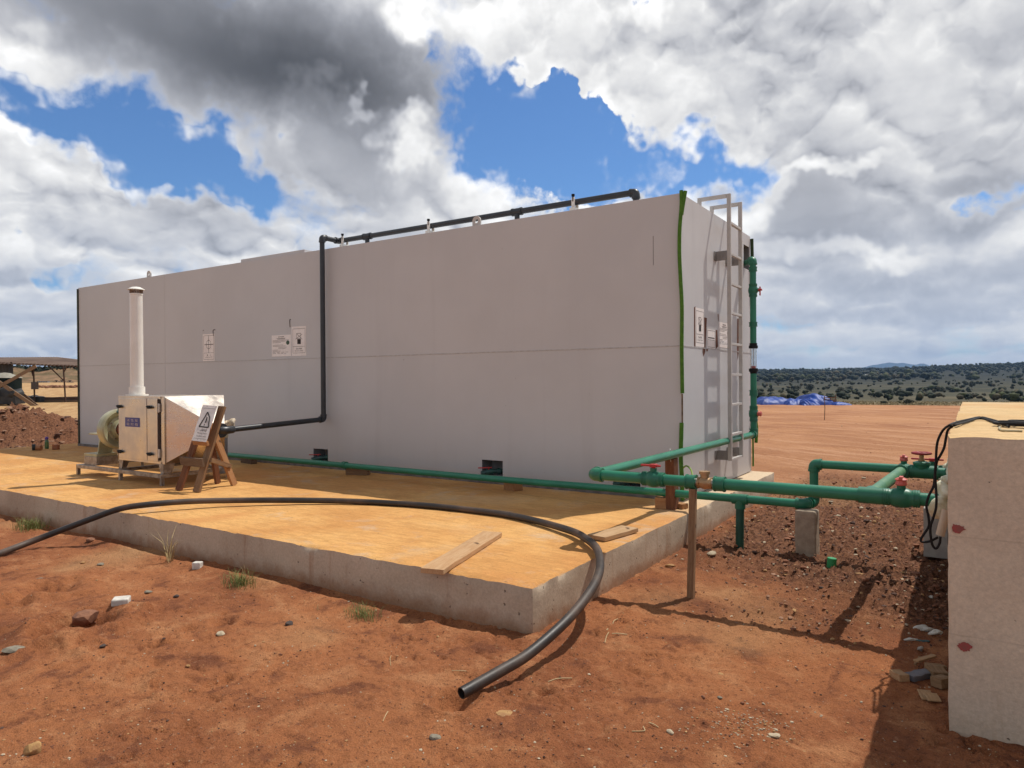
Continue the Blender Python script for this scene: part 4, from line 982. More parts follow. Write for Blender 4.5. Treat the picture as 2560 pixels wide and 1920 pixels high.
# ================================================================= wooden stand with warning sign
W1 = wood('grey_brown_timber', (.27, .165, .09), (.20, .11, .058)); W2 = wood('red_brown_timber', (.20, .085, .04), (.13, .05, .025)); W3 = wood('raw_orange_timber', (.42, .22, .10), (.33, .155, .065)); W4 = wood('weathered_timber', (.17, .115, .075), (.12, .075, .05))
ws = thing('sign_stand', 'rough timber trestle carrying a white warning notice with triangle', 'sign stand', (-5.05, -2.1, SLZ))
bR = np.array([-4.93, -2.33, SLZ+.004]); bL = np.array([-5.235, -2.36, SLZ+.004]); tR = hit(556, 1016, 1, -1.97); tL = hit(517, 1018, 1, -2.0)
plank('leg', bR, tR, .095, .035, W1, ws, up=(-.2, 1, 0)); plank('leg', bL, tL, .085, .035, W2, ws, up=(-.2, 1, 0))
rb = np.array([-5.06, -1.76, SLZ+.004]); rt = hit(527, 1060, 1, -2.02); plank('leg', rb+np.array([.02, 0, 0]), rt, .085, .035, W3, ws, up=(1, .3, 0))
rb2 = np.array([-5.34, -1.78, SLZ+.004]); plank('leg', rb2, tL-np.array([0, .0, .10]), .08, .035, W2, ws, up=(1, .3, 0))
a, b = hit(452, 1152, 1, -2.33), hit(508, 1157, 1, -2.31); plank('brace', a, b, .10, .03, W4, ws, up=(0, 1, .2))
a, b = hit(527, 1150, 1, -2.18), hit(577, 1166, 1, -1.80); plank('brace', a, b, .055, .022, W1, ws, up=(1, .3, 0))
a, b = hit(484, 1106, 1, -2.24), hit(520, 1109, 1, -2.22); plank('brace', a, b, .05, .03, W3, ws, up=(0, 1, .3))
off = np.array([-.008, -.03, .0])
stl, str_, sbl = hit(507.5, 1012, 1, -2.06), hit(543.5, 1015, 1, -2.03), hit(479, 1101, 1, -2.30)
sbr = hit(520.5, 1103, 1, -2.28)
sq = Sheet(stl, str_, sbl)
snp = sq.paper('warning_notice', mat('warning_sheet', (.66, .58, .54), (.58, .50, .47), 12, .6), ws, curl=.004, label='white warning notice nailed to the stand')
sh = Sheet(stl, str_, sbl, off=.007)
T = [(.50, .17), (.60, .33), (.86, .60), (.16, .60), (.50, .17)]
T = [(.52, .16), (.90, .60), (.12, .60)]
T = [(.50, .20), (.74, .34), (.86, .615), (.22, .615), (.38, .40)]
for i in range(5): sh.line(T[i], T[(i+1) % 5], .017)
sh.line((.58, .34), (.57, .50), .018); sh.ell(.555, .555, .032, .018)
sh.text('注意安全', .60, .70, .07, .44); sh.text('Warning  Danger', .56, .79, .050, .66); sh.text('Condition  Inside', .56, .865, .042, .66)
sh.line((.05, .095), (.95, .095), .004); sh.line((.12, .935), (.95, .935), .004)
for u in (.12, .35, .9): sh.ell(u, .045, .012, .01)
for u in (.1, .4, .62, .85): sh.ell(u, .965, .012, .01)
sh.mb.build('print', INK(), snp)

# ================================================================= green pipelines
def valve(parent, c, d, rad, up=(0, 0, 1), Lh=.085, handle='lever', hd=None, hl=.11):
    c = np.array(c, float); d = np.array(d, float)/np.linalg.norm(d); up = np.array(up, float); m2 = MB(); R = rad
    m2.tube([c-d*Lh, c-d*Lh*.62, c-d*Lh*.58, c-d*Lh*.35, c, c+d*Lh*.35, c+d*Lh*.58, c+d*Lh*.62, c+d*Lh], R, 20, rr=[R*1.28, R*1.28, R*1.2, R*1.45, R*1.55, R*1.45, R*1.2, R*1.28, R*1.28])
    for s_ in (-1, 1):
        for k in (.66, .78, .9): m2.tube([c+s_*d*Lh*k, c+s_*d*Lh*(k+.05)], R*1.34, 20)
    m2.tube([c, c+up*R*2.0], R*.62, 14)
    vb = m2.build('valve', GREEN2(), parent); m3 = MB(); top = c+up*R*2.45
    if handle == 'lever':
        hd = d if hd is None else np.array(hd, float)
        m3.tube([c+up*R*1.9, top], R*.38, 12); m3.bar(top-hd*hl*1.35, top+hd*hl*.75, R*.55, R*.38, up); m3.box(top, (R*1.2, R*1.2, R*.6)); 
        m3.build('handle', REDP(), vb, bevel=.004)
    elif handle == 'knob':
        m3.lathe([(R*.75, 0), (R*.85, R*.2), (R*.7, R*.7), (R*.9, R*.9), (R*.55, R*1.15)], c+up*R*1.9, up, 10, smooth=False); m3.box(c+up*R*3.0, (R*.5, R*1.5, R*.5)); m3.build('handle', mat('pink_red_plastic', (.62, .13, .10), (.52, .09, .08), 12, .5), vb)
    return vb
PRD = .040; PZc = .82; PYc = -2.19
gl = thing('green_pipeline', 'green plastic pipe run with valves from the container end to the concrete wall', 'pipeline', (.1, -2.19, .78))
G1, G2 = GREEN(), GREEN2()
E1 = np.array([.073, PYc, PZc]); RB = np.array([.150, 2.25, PZc+.012])
BX = lambda px, z=PZc: hit(px, 1200, 1, PYc)[0]
dA = RB-E1; dA /= np.linalg.norm(dA)
elbow(gl, E1, (1, 0, 0), dA, PRD, G2, 1.9)
pipe(gl, [E1+dA*.06, RB-dA*.04], PRD*.97, G1)
xv = BX(1634); xb = (BX(1739)+BX(1787))/2; xc1 = BX(1728.5); xc2 = BX(1799.5)
pipe(gl, [(E1[0]+.05, PYc, PZc), (BX(1739), PYc, PZc)], PRD, G1)
valve(gl, (xv, PYc, PZc), (1, 0, 0), PRD, handle='lever', hl=.072)
coupling(gl, (xc1, PYc, PZc), (1, 0, 0), .037, PRD, G2); coupling(gl, (xc2, PYc, PZc), (1, 0, 0), .037, PRD, G2)
mbr = mat('brass_casting', (.46, .30, .16), (.36, .22, .11), 14, .42, .55, .001, 80)
m2 = MB(); w = (BX(1787)-BX(1739))/2
m2.tube([(xb-w*.62, PYc, PZc), (xb-w*.35, PYc, PZc), (xb, PYc, PZc), (xb+w*.35, PYc, PZc), (xb+w*.62, PYc, PZc)], PRD, 20, rr=[.036, .040, .047, .040, .036]); m2.tube([(xb, PYc, PZc), (xb-.004, PYc, PZc+.062)], .030, 16); m2.tube([(xb-.004, PYc, PZc+.062), (xb-.004, PYc, PZc+.082)], .040, 8)
for s_ in (-1, 1): m2.tube([(xb+s_*w*.55, PYc, PZc), (xb+s_*w*.76, PYc, PZc)], .044, 6)
m2.build('check_valve', mbr, gl)
m2 = MB()
for s_ in (-1, 1): m2.tube([(xb+s_*w*.76, PYc, PZc), (xb+s_*w*1.1, PYc, PZc)], .030, 16)
m2.build('nipple', mat('zinc_nipple', (.62, .60, .56), (.5, .48, .45), 20, .35, .8), gl)
TE = BX(2180)
pipe(gl, [(BX(1787), PYc, PZc), (TE, PYc, PZc)], PRD, G1)
m2 = MB(); m2.tube([(TE-.075, PYc, PZc), (TE+.062, PYc, PZc)], PRD*1.28, 20); m2.tube([(TE-.01, PYc, PZc), (TE-.01, PYc+.08, PZc)], PRD*1.28, 20); m2.build('tee', G2, gl)
EB = hit(2255, 1177, 2, PZc+.005); EB = np.array([TE+.045, EB[1], PZc])
xbr = hit(2255, 1177, 2, PZc)
EB = np.array([xbr[0], xbr[1], PZc])
BR0 = np.array([TE-.01, PYc+.05, PZc]); dB = EB-BR0; dB /= np.linalg.norm(dB)
pipe(gl, [BR0, EB-dB*.03], PRD*.98, mat('dusty_green_plastic', (.10, .24, .12), (.06, .20, .11), 9, .5))
elbow(gl, EB, -dB, (1, 0, 0), PRD, G2, 1.8)
pipe(gl, [EB+np.array([.05, 0, 0]), (BLX0+.02, EB[1], PZc)], PRD, G1)
xg = hit(2304, 1180, 1, EB[1])[0]
gv = None
m2 = MB(); c = np.array([xg, EB[1], PZc]); Rg = PRD
m2.tube([c-np.array([.11, 0, 0]), c+np.array([.11, 0, 0])], Rg*1.28, 20)
for s_ in (-1, 1): m2.tube([c+np.array([s_*.085, 0, 0]), c+np.array([s_*.112, 0, 0])], Rg*1.4, 20)
m2.lathe([(.040, 0), (.052, .045), (.060, .062), (.060, .075), (.030, .085)], c, (0, 0, 1), 20); gv = m2.build('gate_valve', G2, gl)
MB().tube([c+np.array([0, 0, .08]), c+np.array([0, 0, .135])], .016, 12).tube([c+np.array([0, 0, .08]), c+np.array([0, 0, .10])], .022, 6).build('valve_stem', mbr, gv)
m2 = MB(); hh = c+np.array([0, 0, .145]); an = np.linspace(0, 2*math.pi, 25)[:-1]; ring = np.array([hh+np.array([.058*math.cos(t)*(1+.06*math.cos(6*t)), .058*math.sin(t)*(1+.06*math.cos(6*t)), 0]) for t in an]); ring = np.vstack([ring, ring[:1], ring[1:2]])
m2.tube(ring, .010, 8, caps=False)
for k in range(3): t = k*math.pi/3; m2.bar(hh-np.array([math.cos(t), math.sin(t), 0])*.055, hh+np.array([math.cos(t), math.sin(t), 0])*.055, .014, .008)
m2.build('hand_wheel', mat('red_wheel_paint', (.32, .02, .03), (.25, .02, .02), 9, .5), gv)
valve(gl, (BX(2253), PYc, PZc), (1, 0, 0), PRD, handle='knob', Lh=.10)
pipe(gl, [(TE+.06, PYc, PZc), (BLX0+.02, PYc, PZc)], PRD*.98, G1)
# riser on the container end
def rz_(py): return vert(.150, 2.25, py)
RX, RYY = .150, 2.25; zT = rz_(650)
elbow(gl, RB, -dA, (0, 0, 1), PRD, G2, 1.8)
pipe(gl, [(RX, RYY, RB[2]+.04), (RX, RYY, rz_(930))], PRD, G1)
valve(gl, (RX, RYY, rz_(1034)), (0, 0, 1), PRD*.98, up=(.8, -.2, 0), Lh=.10, handle='knob')
coupling(gl, (RX, RYY, rz_(982)), (0, 0, 1), .035, PRD, G2)
m2 = MB(); m2.tube([(RX, RYY, rz_(934)), (RX, RYY, rz_(923))], PRD*1.25, 18, rr=[PRD*1.0, PRD*1.4]); m2.tube([(RX, RYY, rz_(929)), (RX, RYY, rz_(921))], PRD*1.42, 18); m2.tube([(RX, RYY, rz_(871)), (RX, RYY, rz_(864))], PRD*1.42, 18); m2.tube([(RX, RYY, rz_(866)), (RX, RYY, rz_(858))], PRD*1.2, 18); m2.build('union', BLACK(), gl)
mgl = bpy.data.materials.new('clear_tube'); mgl.use_nodes = True; pg = mgl.node_tree.nodes['Principled BSDF']; pg.inputs['Base Color'].default_value = (.86, .86, .84, 1); pg.inputs['Transmission Weight'].default_value = .92; pg.inputs['Roughness'].default_value = .06; pg.inputs['IOR'].default_value = 1.1
tg = NT(mgl.node_tree); ng = tg.noise(None, 30, 3); tg.l.new(tg.ramp((ng, 0), .3, .7, .04, .14).outputs[0], pg.inputs['Roughness'])
MB().tube([(RX, RYY, rz_(921)), (RX, RYY, rz_(871))], PRD*1.05, 20, hollow=.10).build('sight_glass', mgl, gl)
MB().tube([(RX, RYY, rz_(921)), (RX, RYY, rz_(915))], PRD*.7, 14).build('float', REDP(), gl)
MB().tube([(RX, RYY, rz_(915)), (RX, RYY, rz_(871))], .004, 6).build('guide_rod', GALV(), gl)
pipe(gl, [(RX, RYY, rz_(858)), (RX, RYY, zT-.04)], PRD, G1)
coupling(gl, (RX, RYY, rz_(811)), (0, 0, 1), .028, PRD, G2); coupling(gl, (RX, RYY, rz_(673)), (0, 0, 1), .028, PRD, G2)
valve(gl, (RX, RYY, rz_(726)), (0, 0, 1), PRD*.98, up=(.95, -.15, 0), Lh=.085, handle='lever', hd=(0, 0, 1), hl=.055)
elbow(gl, (RX, RYY, zT), (0, 0, -1), (-.6, .8, 0), PRD, G2, 1.5)
pipe(gl, [(RX-.03, RYY+.04, zT), (RX-.17, RYY+.226, zT)], PRD*.9, G2)
# small wire tie on the post
# lower line
ll = thing('green_pipeline', 'lower green pipe lying along the slab on timber chocks then crossing to the wall', 'pipeline', (-3, -.5, SLZ))
LZc = .43; yL = -.44
pts = [(-9.2, -.40, LZc-.01), (-7.2, -.42, LZc), (-4.4, -.46, LZc), (-1.9, -.50, LZc+.0), (.1, -.52, LZc+.015), (1.23, -.54, .452)]
pipe(ll, curve(pts, 4), .037, G1)
xq = hit(1042/2.212*2.56*0+1040*0+862, 1160, 1, -.45)[0]
coupling(ll, (xq, -.45, LZc), (1, .0, 0), .03, .037, G2)
tx = .735
m2 = MB(); m2.tube([(tx-.07, -.535, .446), (tx+.07, -.537, .448)], .047, 18); m2.tube([(tx, -.535, .446), (tx, -.535, .36)], .047, 18); m2.build('tee', G2, ll)
pipe(ll, [(tx, -.535, .42), (tx-.005, -.54, -.03)], .037, mat('dark_green_plastic', (.008, .075, .05), (.006, .06, .04), 6, .45), 'drop_leg')
e1 = np.array([1.285, -.54, .453]); e2 = np.array([1.345, -.40, .453])
elbow(ll, e1, (-1, 0, 0), e2-e1, .037, G2, 1.7); elbow(ll, e2, e1-e2, (0, 0, 1), .037, G2, 1.7)
zt_ = vert(e2[0], e2[1], 1160)
pipe(ll, [e2+np.array([0, 0, .04]), (e2[0], e2[1], zt_-.03)], .037, G1)
elbow(ll, (e2[0], e2[1], zt_), (0, 0, -1), (1, 0, 0), .037, G2, 1.7)
pipe(ll, [(e2[0]+.05, e2[1], zt_), (BLX0+.02, e2[1], zt_)], .037, G1)
xk = hit(2255, 1160, 1, e2[1])[0]
valve(ll, (hit(2330, 1165, 1, e2[1])[0], e2[1], zt_), (1, 0, 0), .037, handle='lever', hl=.11)
kb = MB(); kc = hit(2253, 1163, 1, EB[1]+.02)
# second small knob valve behind the elbow
valve(gl, (EB[0]+.005, EB[1]+.115, PZc-.002), (0, 1, 0), PRD*.9, handle='knob', Lh=.06)

# foam lumps sealing the pipes at the wall
mpu = mat('polyurethane_foam', (.74, .73, .58), (.55, .50, .33), 16, .8, 0, .006, 40)
for i, (x, y, z, s_, lb) in enumerate(((BLX0-.045, PYc, PZc+.005, .085, 'lowest yellowish foam lump where the front pipe enters the wall'), (BLX0-.04, (PYc+EB[1])/2+.25, PZc+.01, .075, 'middle yellowish foam lump between two pipes on the wall'), (BLX0-.04, e2[1]-.25, zt_+.01, .085, 'rear whitish foam lump by the red lever at the wall'))):
    MB().blob((x+.02, y, z), (.075, s_*1.1, s_*1.05), .5, 20+i, 3).build('foam_lump', mpu, label=lb, cat='foam', group='foam lumps sealing pipe entries')

# ================================================================= timber props
stk = thing('wooden_stake', 'upright weathered stake in the soil under the green pipe', 'stake', (.853, -2.28, 0)); 
plank('stake_shaft', (.853, -2.235, -.1), (.865, -2.20, PZc-PRD-.006), .062, .045, W1, stk, up=(1, .1, 0)).name = 'shaft'
plank('wooden_post', (.075, -.50, SLZ+.003), (.078, -.53, PZc-PRD+.006), .115, .09, W2, up=(1, 0, 0), label='stout red-brown post propping the upper green pipe on the slab', cat='post')
strip('wire_tie', [(.10, -.60, .76), (.10, -.615, .80), (.09, -.60, .875), (.085, -.55, .87)], .004, mat('wire', (.5, .5, .48), (.4, .4, .38), 9, .4, .7), par=gl, n=6)
def chock(px, py, L, h, d, ang, m, label, zz=SLZ):
    q = hit(px, py, 2, zz); c = np.array([q[0], q[1], zz+h/2+.002]); v = np.array([math.cos(ang), math.sin(ang), 0])*L/2
    plank('timber_chock', c-v, c+v, d, h, m, label=label, cat='timber block', group='timber chocks on the slab')
chock(622, 1158, .34, .10, .10, -.15, W4, 'dark timber chock under the pipe nearest the sign stand'); chock(895, 1187, .32, .10, .10, .35, W1, 'timber chock under the pipe below the left wall recess'); chock(1283, 1225, .13, .10, .20, 1.2, W3, 'short timber chock under the pipe right of the middle recess')
chock(1655, 1271, .12, .11, .10, .2, W3, 'cube of raw timber left of the red-brown post'); chock(1702, 1271, .11, .05, .09, -.3, W3, 'small flat timber offcut right of the red-brown post')
# loose planks
a, b = hit(1079, 1428, 2, SLZ+.022), hit(1231, 1334, 2, SLZ+.022)
plank('loose_plank', a, b, .165, .034, wood('pale_pine', (.52, .33, .18), (.44, .25, .12)), label='pale pine board overhanging the front edge of the slab', cat='plank')
plank('loose_plank', hit(1490, 1345, 2, SLZ+.022), hit(1574, 1322, 2, SLZ+.022), .17, .034, wood('pale_pine2', (.50, .33, .19), (.42, .26, .13)), label='short pale board beside the hose bend on the slab', cat='plank')

# ================================================================= black hose
H = [(-4.10, -5.60, .03), (-4.45, -4.80, .032), (-4.70, -4.40, .036), (-4.84, -4.05, .075), (-4.55, -3.68, .245), (-4.36, -3.50, .335), (-4.199, -3.347, .366), (-4.038, -3.03, .366), (-3.81, -2.705, .35), (-3.42, -2.352, .336), (-2.878, -1.98, .320), (-2.1, -1.75, .318), (-1.256, -1.70, .318), (-.765, -1.80, .322), (-.22, -2.055, .332), (.049, -2.276, .338), (.273, -2.537, .338), (.45, -2.85, .31), (.545, -3.12, .275), (.588, -3.40, .222), (.585, -3.64, .164), (.56, -3.93, .105), (.514, -4.12, .074), (.455, -4.37, .040)]
mh = mat('dusty_black_hose', (.024, .019, .017), (.095, .060, .042), 2.2, .52, 0, .001, 70, lo=.42, hi=.68, rvar=.08)
hb = thing('black_hose', 'long bent black hose arching over the slab corner to the foreground soil', 'hose', (.455, -4.37, 0))
MB().tube(curve(H, 8), .029, 20, hollow=.16).build('hose_wall', mh, hb)

# ================================================================= concrete post, cinder block, conduit, cable
gq = gz(1.33, -.60)
m2 = gridbox(1.235, 1.405, -.66, -.49, -.12, .413, .02, 3, .008, .002)
m2.build('concrete_post', mat('post_concrete', (.37, .29, .21), (.28, .21, .15), 12, .9, 0, .003, 60, fine=.12), label='short square concrete post under the green pipe elbow', cat='concrete post', bevel=.0)
cb = hit(2333, 1385, 2, .02)
m2 = MB(); cx, cy = cb[0]+.02, cb[1]; 
m2.bx(cx-.09, cx+.09, cy-.05, cy-.02, 0, .42); m2.bx(cx-.09, cx+.09, cy+.11, cy+.14, 0, .42); m2.bx(cx-.09, cx-.06, cy-.02, cy+.11, 0, .42); m2.bx(cx+.06, cx+.09, cy-.02, cy+.11, 0, .42); m2.bx(cx-.06, cx+.06, cy+.03, cy+.05, 0, .418)
cbt = m2.build('cinder_block', mat('cinder_grey', (.42, .39, .35), (.34, .31, .28), 14, .9, 0, .002, 90), label='grey hollow block on end beside the wall foot', cat='cinder block', bevel=.004)
ca, cbb = hit(2364, 1285, 1, -1.9), hit(2349, 1338, 1, -2.0)
a = hit(2366, 1275, 0, BLX0-.03); b = hit(2350, 1339, 0, BLX0-.06)
cdt = thing('conduit_pipe', 'short cream plastic conduit hanging against the wall with cable inside', 'conduit', tuple(b)); MB().tube([a, b], .022, 16, hollow=.2).build('tube_wall', mat('cream_conduit', (.62, .48, .34), (.55, .42, .30), 9, .45), cdt)
def onface(pts, ax, v): return [tuple(hit(px, py, ax, v)) for px, py in pts]
cab = thing('electric_cable', 'black electric cable looping over the wall top and coiled there', 'cable', (2.43, -2.8, 1.3))
mc = BLACK(); zc_ = BLZ+.010
P1 = [(2528, 1062), (2500, 1055), (2475, 1048), (2450, 1043), (2420, 1049), (2390, 1056), (2372, 1064)]
top1 = [tuple(hit(px, py, 2, zc_)) for px, py in P1]
drop1 = [tuple(hit(px, py, 1, -2.62)) for px, py in ((2358, 1075), (2347, 1095), (2342, 1115), (2340, 1145), (2338, 1180), (2339, 1210), (2341, 1240), (2340, 1270), (2333, 1295), (2326, 1320), (2328, 1350), (2333, 1366), (2341, 1371), (2349, 1358), (2351, 1342))]
MB().tube(curve(top1+drop1, 5), .0065, 8).build('cable_run', mc, cab)
P2 = [(2522, 1066), (2490, 1056), (2450, 1046), (2415, 1055), (2385, 1064)]
top2 = [tuple(hit(px, py, 2, zc_)) for px, py in P2]
drop2 = [tuple(hit(px, py, 1, -2.60)) for px, py in ((2370, 1075), (2365, 1095), (2360, 1120), (2350, 1140), (2342, 1155), (2337, 1190), (2334, 1215), (2322, 1240), (2316, 1265), (2321, 1290), (2322, 1315), (2310, 1335), (2302, 1348), (2306, 1355), (2325, 1353), (2345, 1343))]
MB().tube(curve(top2+drop2, 5), .0065, 8).build('cable_run', mc, cab)
cc = hit(2560, 1068, 2, BLZ); q = np.random.default_rng(4); pts = []
for k in range(5*14):
    t = k/14*2*math.pi; R_ = .125+.035*math.sin(t*.37+1)+q.normal(0, .002); pts.append((cc[0]+.06+R_*1.25*math.cos(t)+.01*math.sin(t*.13), cc[1]+R_*.95*math.sin(t), BLZ+.010+.008*abs(math.sin(t*.5+k*.05))+.0002*k))
MB().tube(np.array(pts), .0065, 8).build('cable_coil', mc, cab)
# pale cord on the block top
MB().tube(curve([tuple(hit(px, py, 2, BLZ+.006)) for px, py in ((2500, 1068), (2498, 1071), (2506, 1076), (2530, 1077), (2556, 1078))], 5), .005, 8).build('pale_cord', mat('pale_cord_mat', (.42, .36, .22), (.34, .28, .16), 9, .6), label='thin pale cord lying beside the cable coil on the wall top', cat='cord')

# ================================================================= small things on the ground
def on(px, py, z=0.0):
    q = hit(px, py, 2, z)
    for _ in range(4): q = hit(px, py, 2, gz(q[0], q[1]))
    return q
q = on(2078, 1420); MB().lathe([(.036, 0), (.036, .075), (.033, .079)], (q[0], q[1], q[2]+.004), (.08, .03, 1), 26, smooth=True).build('loose_plug', mat('bright_green_cap', (.02, .28, .09), (.015, .22, .07), 9, .45), label='loose bright green pipe cap on the soil', cat='plug')
q = on(8, 1280); tbx = thing('pipe_offcut', 'dark green open pipe end lying against the slab foot at left', 'pipe offcut', (q[0], q[1], 0)); MB().tube([(q[0]-.05, q[1]+.10, .085), (q[0]+.03, q[1]-.10, .085)], .058, 22, hollow=.14).build('tube_wall', mat('dark_green_plastic', (.008, .075, .05)), tbx)
mwh = mat('white_paver', (.66, .62, .55), (.48, .44, .39), 18, .85, 0, .002, 70)
for px, py, sz, ang, lb in ((303, 1508, (.105, .10, .045), .9, 'white-topped paver fragment lying alone in the left soil'), (494, 1420, (.07, .06, .06), .5, 'white paver cube close to the slab foot')):
    q = on(px, py); R_ = np.array([[math.cos(ang), -math.sin(ang), 0], [math.sin(ang), math.cos(ang), 0], [0, 0, 1]])
    MB().box((q[0], q[1], q[2]+sz[2]*.35), sz, R_).build('paver_fragment', mwh, label=lb, cat='paver piece', bevel=.008)
def stone(px, py, s, m, lb, seed, cat='stone', flat=.6, name='stone'):
    q = on(px, py); MB().rock((q[0], q[1], q[2]+s*flat*.35), (s, s*.8, s*flat), seed).build(name, m, label=lb, cat=cat)
my = mat('ochre_stone', (.42, .24, .09), (.30, .15, .06), 22, .85, 0, .004, 60); mg = mat('grey_stone', (.26, .23, .17), (.18, .15, .11), 22, .85, 0, .004, 60); md = mat('dark_stone', (.07, .05, .042), (.05, .035, .03), 22, .85, 0, .004, 60); mp_ = mat('pale_stone', (.48, .40, .28), (.36, .28, .18), 22, .85, 0, .004, 60); mr = mat('red_stone', (.26, .115, .06), (.17, .07, .038), 22, .85, 0, .004, 60)
stone(86, 1882, .042, my, 'ochre rock in the bottom left corner', 2, flat=.9)
stone(1088, 1847, .028, mg, 'grey-green stone below the hose end', 3)
stone(723, 1562, .032, md, 'dark angular stone left of the slab corner foreground', 4); stone(252, 1412, .04, mg, 'flat grey slate by the hose shadow', 5, flat=.3); stone(440, 1492, .022, md, 'small dark stone right of the lone white paver', 6)
stone(105, 1455, .075, mg, 'grey-green slate shard half buried at left', 7, flat=.35); stone(35, 1628, .07, mg, 'long grey slate sliver at the left edge', 8, flat=.28); stone(552, 1586, .035, mp_, 'tan elongated stone in the left foreground', 9, flat=.4)
stone(257, 1618, .022, md, 'small black stone below the pit', 10); stone(200, 1598, .026, my, 'orange stone chip beside the pit', 11, flat=.4); stone(206, 1408, .028, my, 'orange stone near the hose', 12, flat=.4); stone(470, 1665, .014, my, 'yellow pebble in the lower left soil', 13)
stone(212, 1550, .095, mr, 'big brown clod added to shade the dark hollow at left', 41, cat='clod', flat=.5, name='added_clod'); stone(118, 1588, .05, mr, 'smaller brown clod added left of the big one', 42, cat='clod', flat=.5, name='added_clod')  # clods added so that their shade reads as dark hollows
stone(228, 1352, .045, mr, 'brown clod under the hose by the slab foot', 14, flat=.6); stone(370, 1480, .035, mg, 'flat grey chip uphill of the dark stone', 15, flat=.25); stone(1258, 1783, .05, my, 'buried orange tile fragment with broken edge', 16, flat=.12)
stone(1802, 1686, .018, my, 'small orange stone chip in the middle right foreground', 17, flat=.3); stone(1934, 1840, .030, mp_, 'pale flat stone right of the gravel patch', 18, flat=.35); stone(1758, 1744, .014, mr, 'round brown pebble above the gravel patch', 19); stone(1800, 1746, .015, mg, 'round grey pebble above the gravel patch', 20)
stone(1675, 1832, .020, mp_, 'pale stone left of the gravel patch', 21, flat=.5); stone(1778, 1385, .055, mp_, 'pale flat rock in the dug soil beside the drop leg', 22, flat=.4); stone(1675, 1416, .05, my, 'orange stone slab piece near the wooden stake', 23, flat=.3); stone(2052, 1470, .02, md, 'dark clod behind the long pipe shadow', 24)
# pit overhang given by the added clods above
# debris by the wall foot
mfo = mat('white_foam_scrap', (.60, .58, .52), (.50, .47, .40), 16, .8, 0, .004, 50)
def scrap(px, py, size, seed, m, lb, cat, name): 
    q = on(px, py); MB().blob((q[0], q[1], q[2]+size[2]*.5), size, .45, seed, 3, np.array([[.85, -.5, 0], [.5, .85, 0], [0, 0, 1]])).build(name, m, label=lb, cat=cat)
scrap(2312, 1580, (.048, .022, .022), 31, mfo, 'left half of the big white foam scrap by the wall', 'foam scrap', 'foam_scrap'); scrap(2340, 1586, (.034, .020, .020), 32, mfo, 'right white foam scrap touching the bigger one', 'foam scrap', 'foam_scrap')
scrap(2278, 1600, (.026, .012, .010), 33, mfo, 'thin white foam scrap left of the teal rag', 'foam scrap', 'foam_scrap'); scrap(2304, 1603, (.028, .016, .007), 34, mat('teal_rag', (.07, .14, .14), (.05, .09, .10), 20, .9), 'small teal rag in the shade by the wall', 'rag', 'rag')
scrap(2302, 1625, (.018, .014, .014), 35, mat('grey_scrap', (.34, .31, .27), (.28, .25, .21), 20, .9), 'grey-beige lump below the teal rag', 'lump', 'mortar_lump'); scrap(2338, 1460, (.030, .014, .012), 36, mfo, 'white foam scrap farther up the wall shadow', 'foam scrap', 'foam_scrap'); scrap(2345, 1430, (.03, .008, .008), 37, mfo, 'curled white scrap below the hollow block', 'plastic scrap', 'plastic_scrap'); scrap(2329, 1494, (.010, .008, .008), 38, mfo, 'tiny white foam crumb in the wall shadow', 'foam scrap', 'foam_scrap')
woff = wood('offcut_timber', (.44, .28, .15), (.34, .20, .10)); woff2 = wood('offcut_timber_dark', (.28, .17, .09), (.20, .12, .06))
def offcut(p0, p1, w, h, m, lb, lift=0.0, up=(0, 0, 1)):
    a, b = on(*p0), on(*p1); a = a+np.array([0, 0, h/2+lift]); b = b+np.array([0, 0, h/2+lift]); plank('timber_offcut', a, b, w, h, m, label=lb, cat='timber offcut', up=up, group='timber offcuts by the wall foot')
offcut((2235, 1690), (2262, 1705), .055, .035, woff, 'pale square-cut timber offcut at the left of the scrap pile')
offcut((2272, 1700), (2325, 1690), .06, .03, mat('blue_grey_board', (.16, .16, .18), (.12, .11, .12), 9, .8), 'blue-grey board lying across the scrap pile')
offcut((2330, 1678), (2352, 1705), .075, .045, woff2, 'brown timber block leaning on the wall foot')
offcut((2340, 1712), (2368, 1722), .075, .05, woff2, 'brown timber block below the leaning one')
offcut((2290, 1670), (2335, 1655), .03, .012, woff, 'split lath on top of the scrap pile', .03)
offcut((2287, 1674), (2300, 1655), .012, .012, woff2, 'thin lath crossing the split lath', .02)
offcut((2308, 1728), (2322, 1752), .06, .008, woff, 'thin pale plywood chip below the scrap pile'); offcut((2325, 1740), (2338, 1760), .06, .008, woff, 'second plywood chip nearest the camera', .009)
offcut((2345, 1668), (2362, 1676), .03, .02, woff2, 'small brown offcut against the wall')
# straw twigs
mst = mat('dry_straw', (.52, .40, .22), (.42, .30, .15), 9, .8)
def twig(pts, r, lb):
    P_ = [on(*p) for p in pts]; P_ = [tuple(np.array(v)+np.array([0, 0, r*1.5+.004*(i % 2)])) for i, v in enumerate(P_)]; MB().tube(curve(P_, 5), r, 6).build('dry_twig', mst, label=lb, cat='twig', group='dry twigs on the soil')
twig([(1370, 1706), (1395, 1700), (1430, 1697)], .0025, 'straight straw right of the hose'); twig([(1580, 1830), (1600, 1832), (1612, 1828), (1608, 1820)], .0022, 'hooked straw in the lower foreground'); twig([(1622, 1808), (1635, 1815), (1646, 1820)], .0022, 'short straw right of the hooked one')
twig([(1530, 1586), (1545, 1587), (1568, 1588)], .003, 'straw stub beside the pale root'); twig([(1512, 1608), (1518, 1590), (1530, 1572), (1535, 1555), (1555, 1545), (1558, 1535)], .0028, 'pale branching root behind the hose shadow'); twig([(1505, 1578), (1514, 1582), (1520, 1575)], .005, 'thick pale root knob beside the branching root')
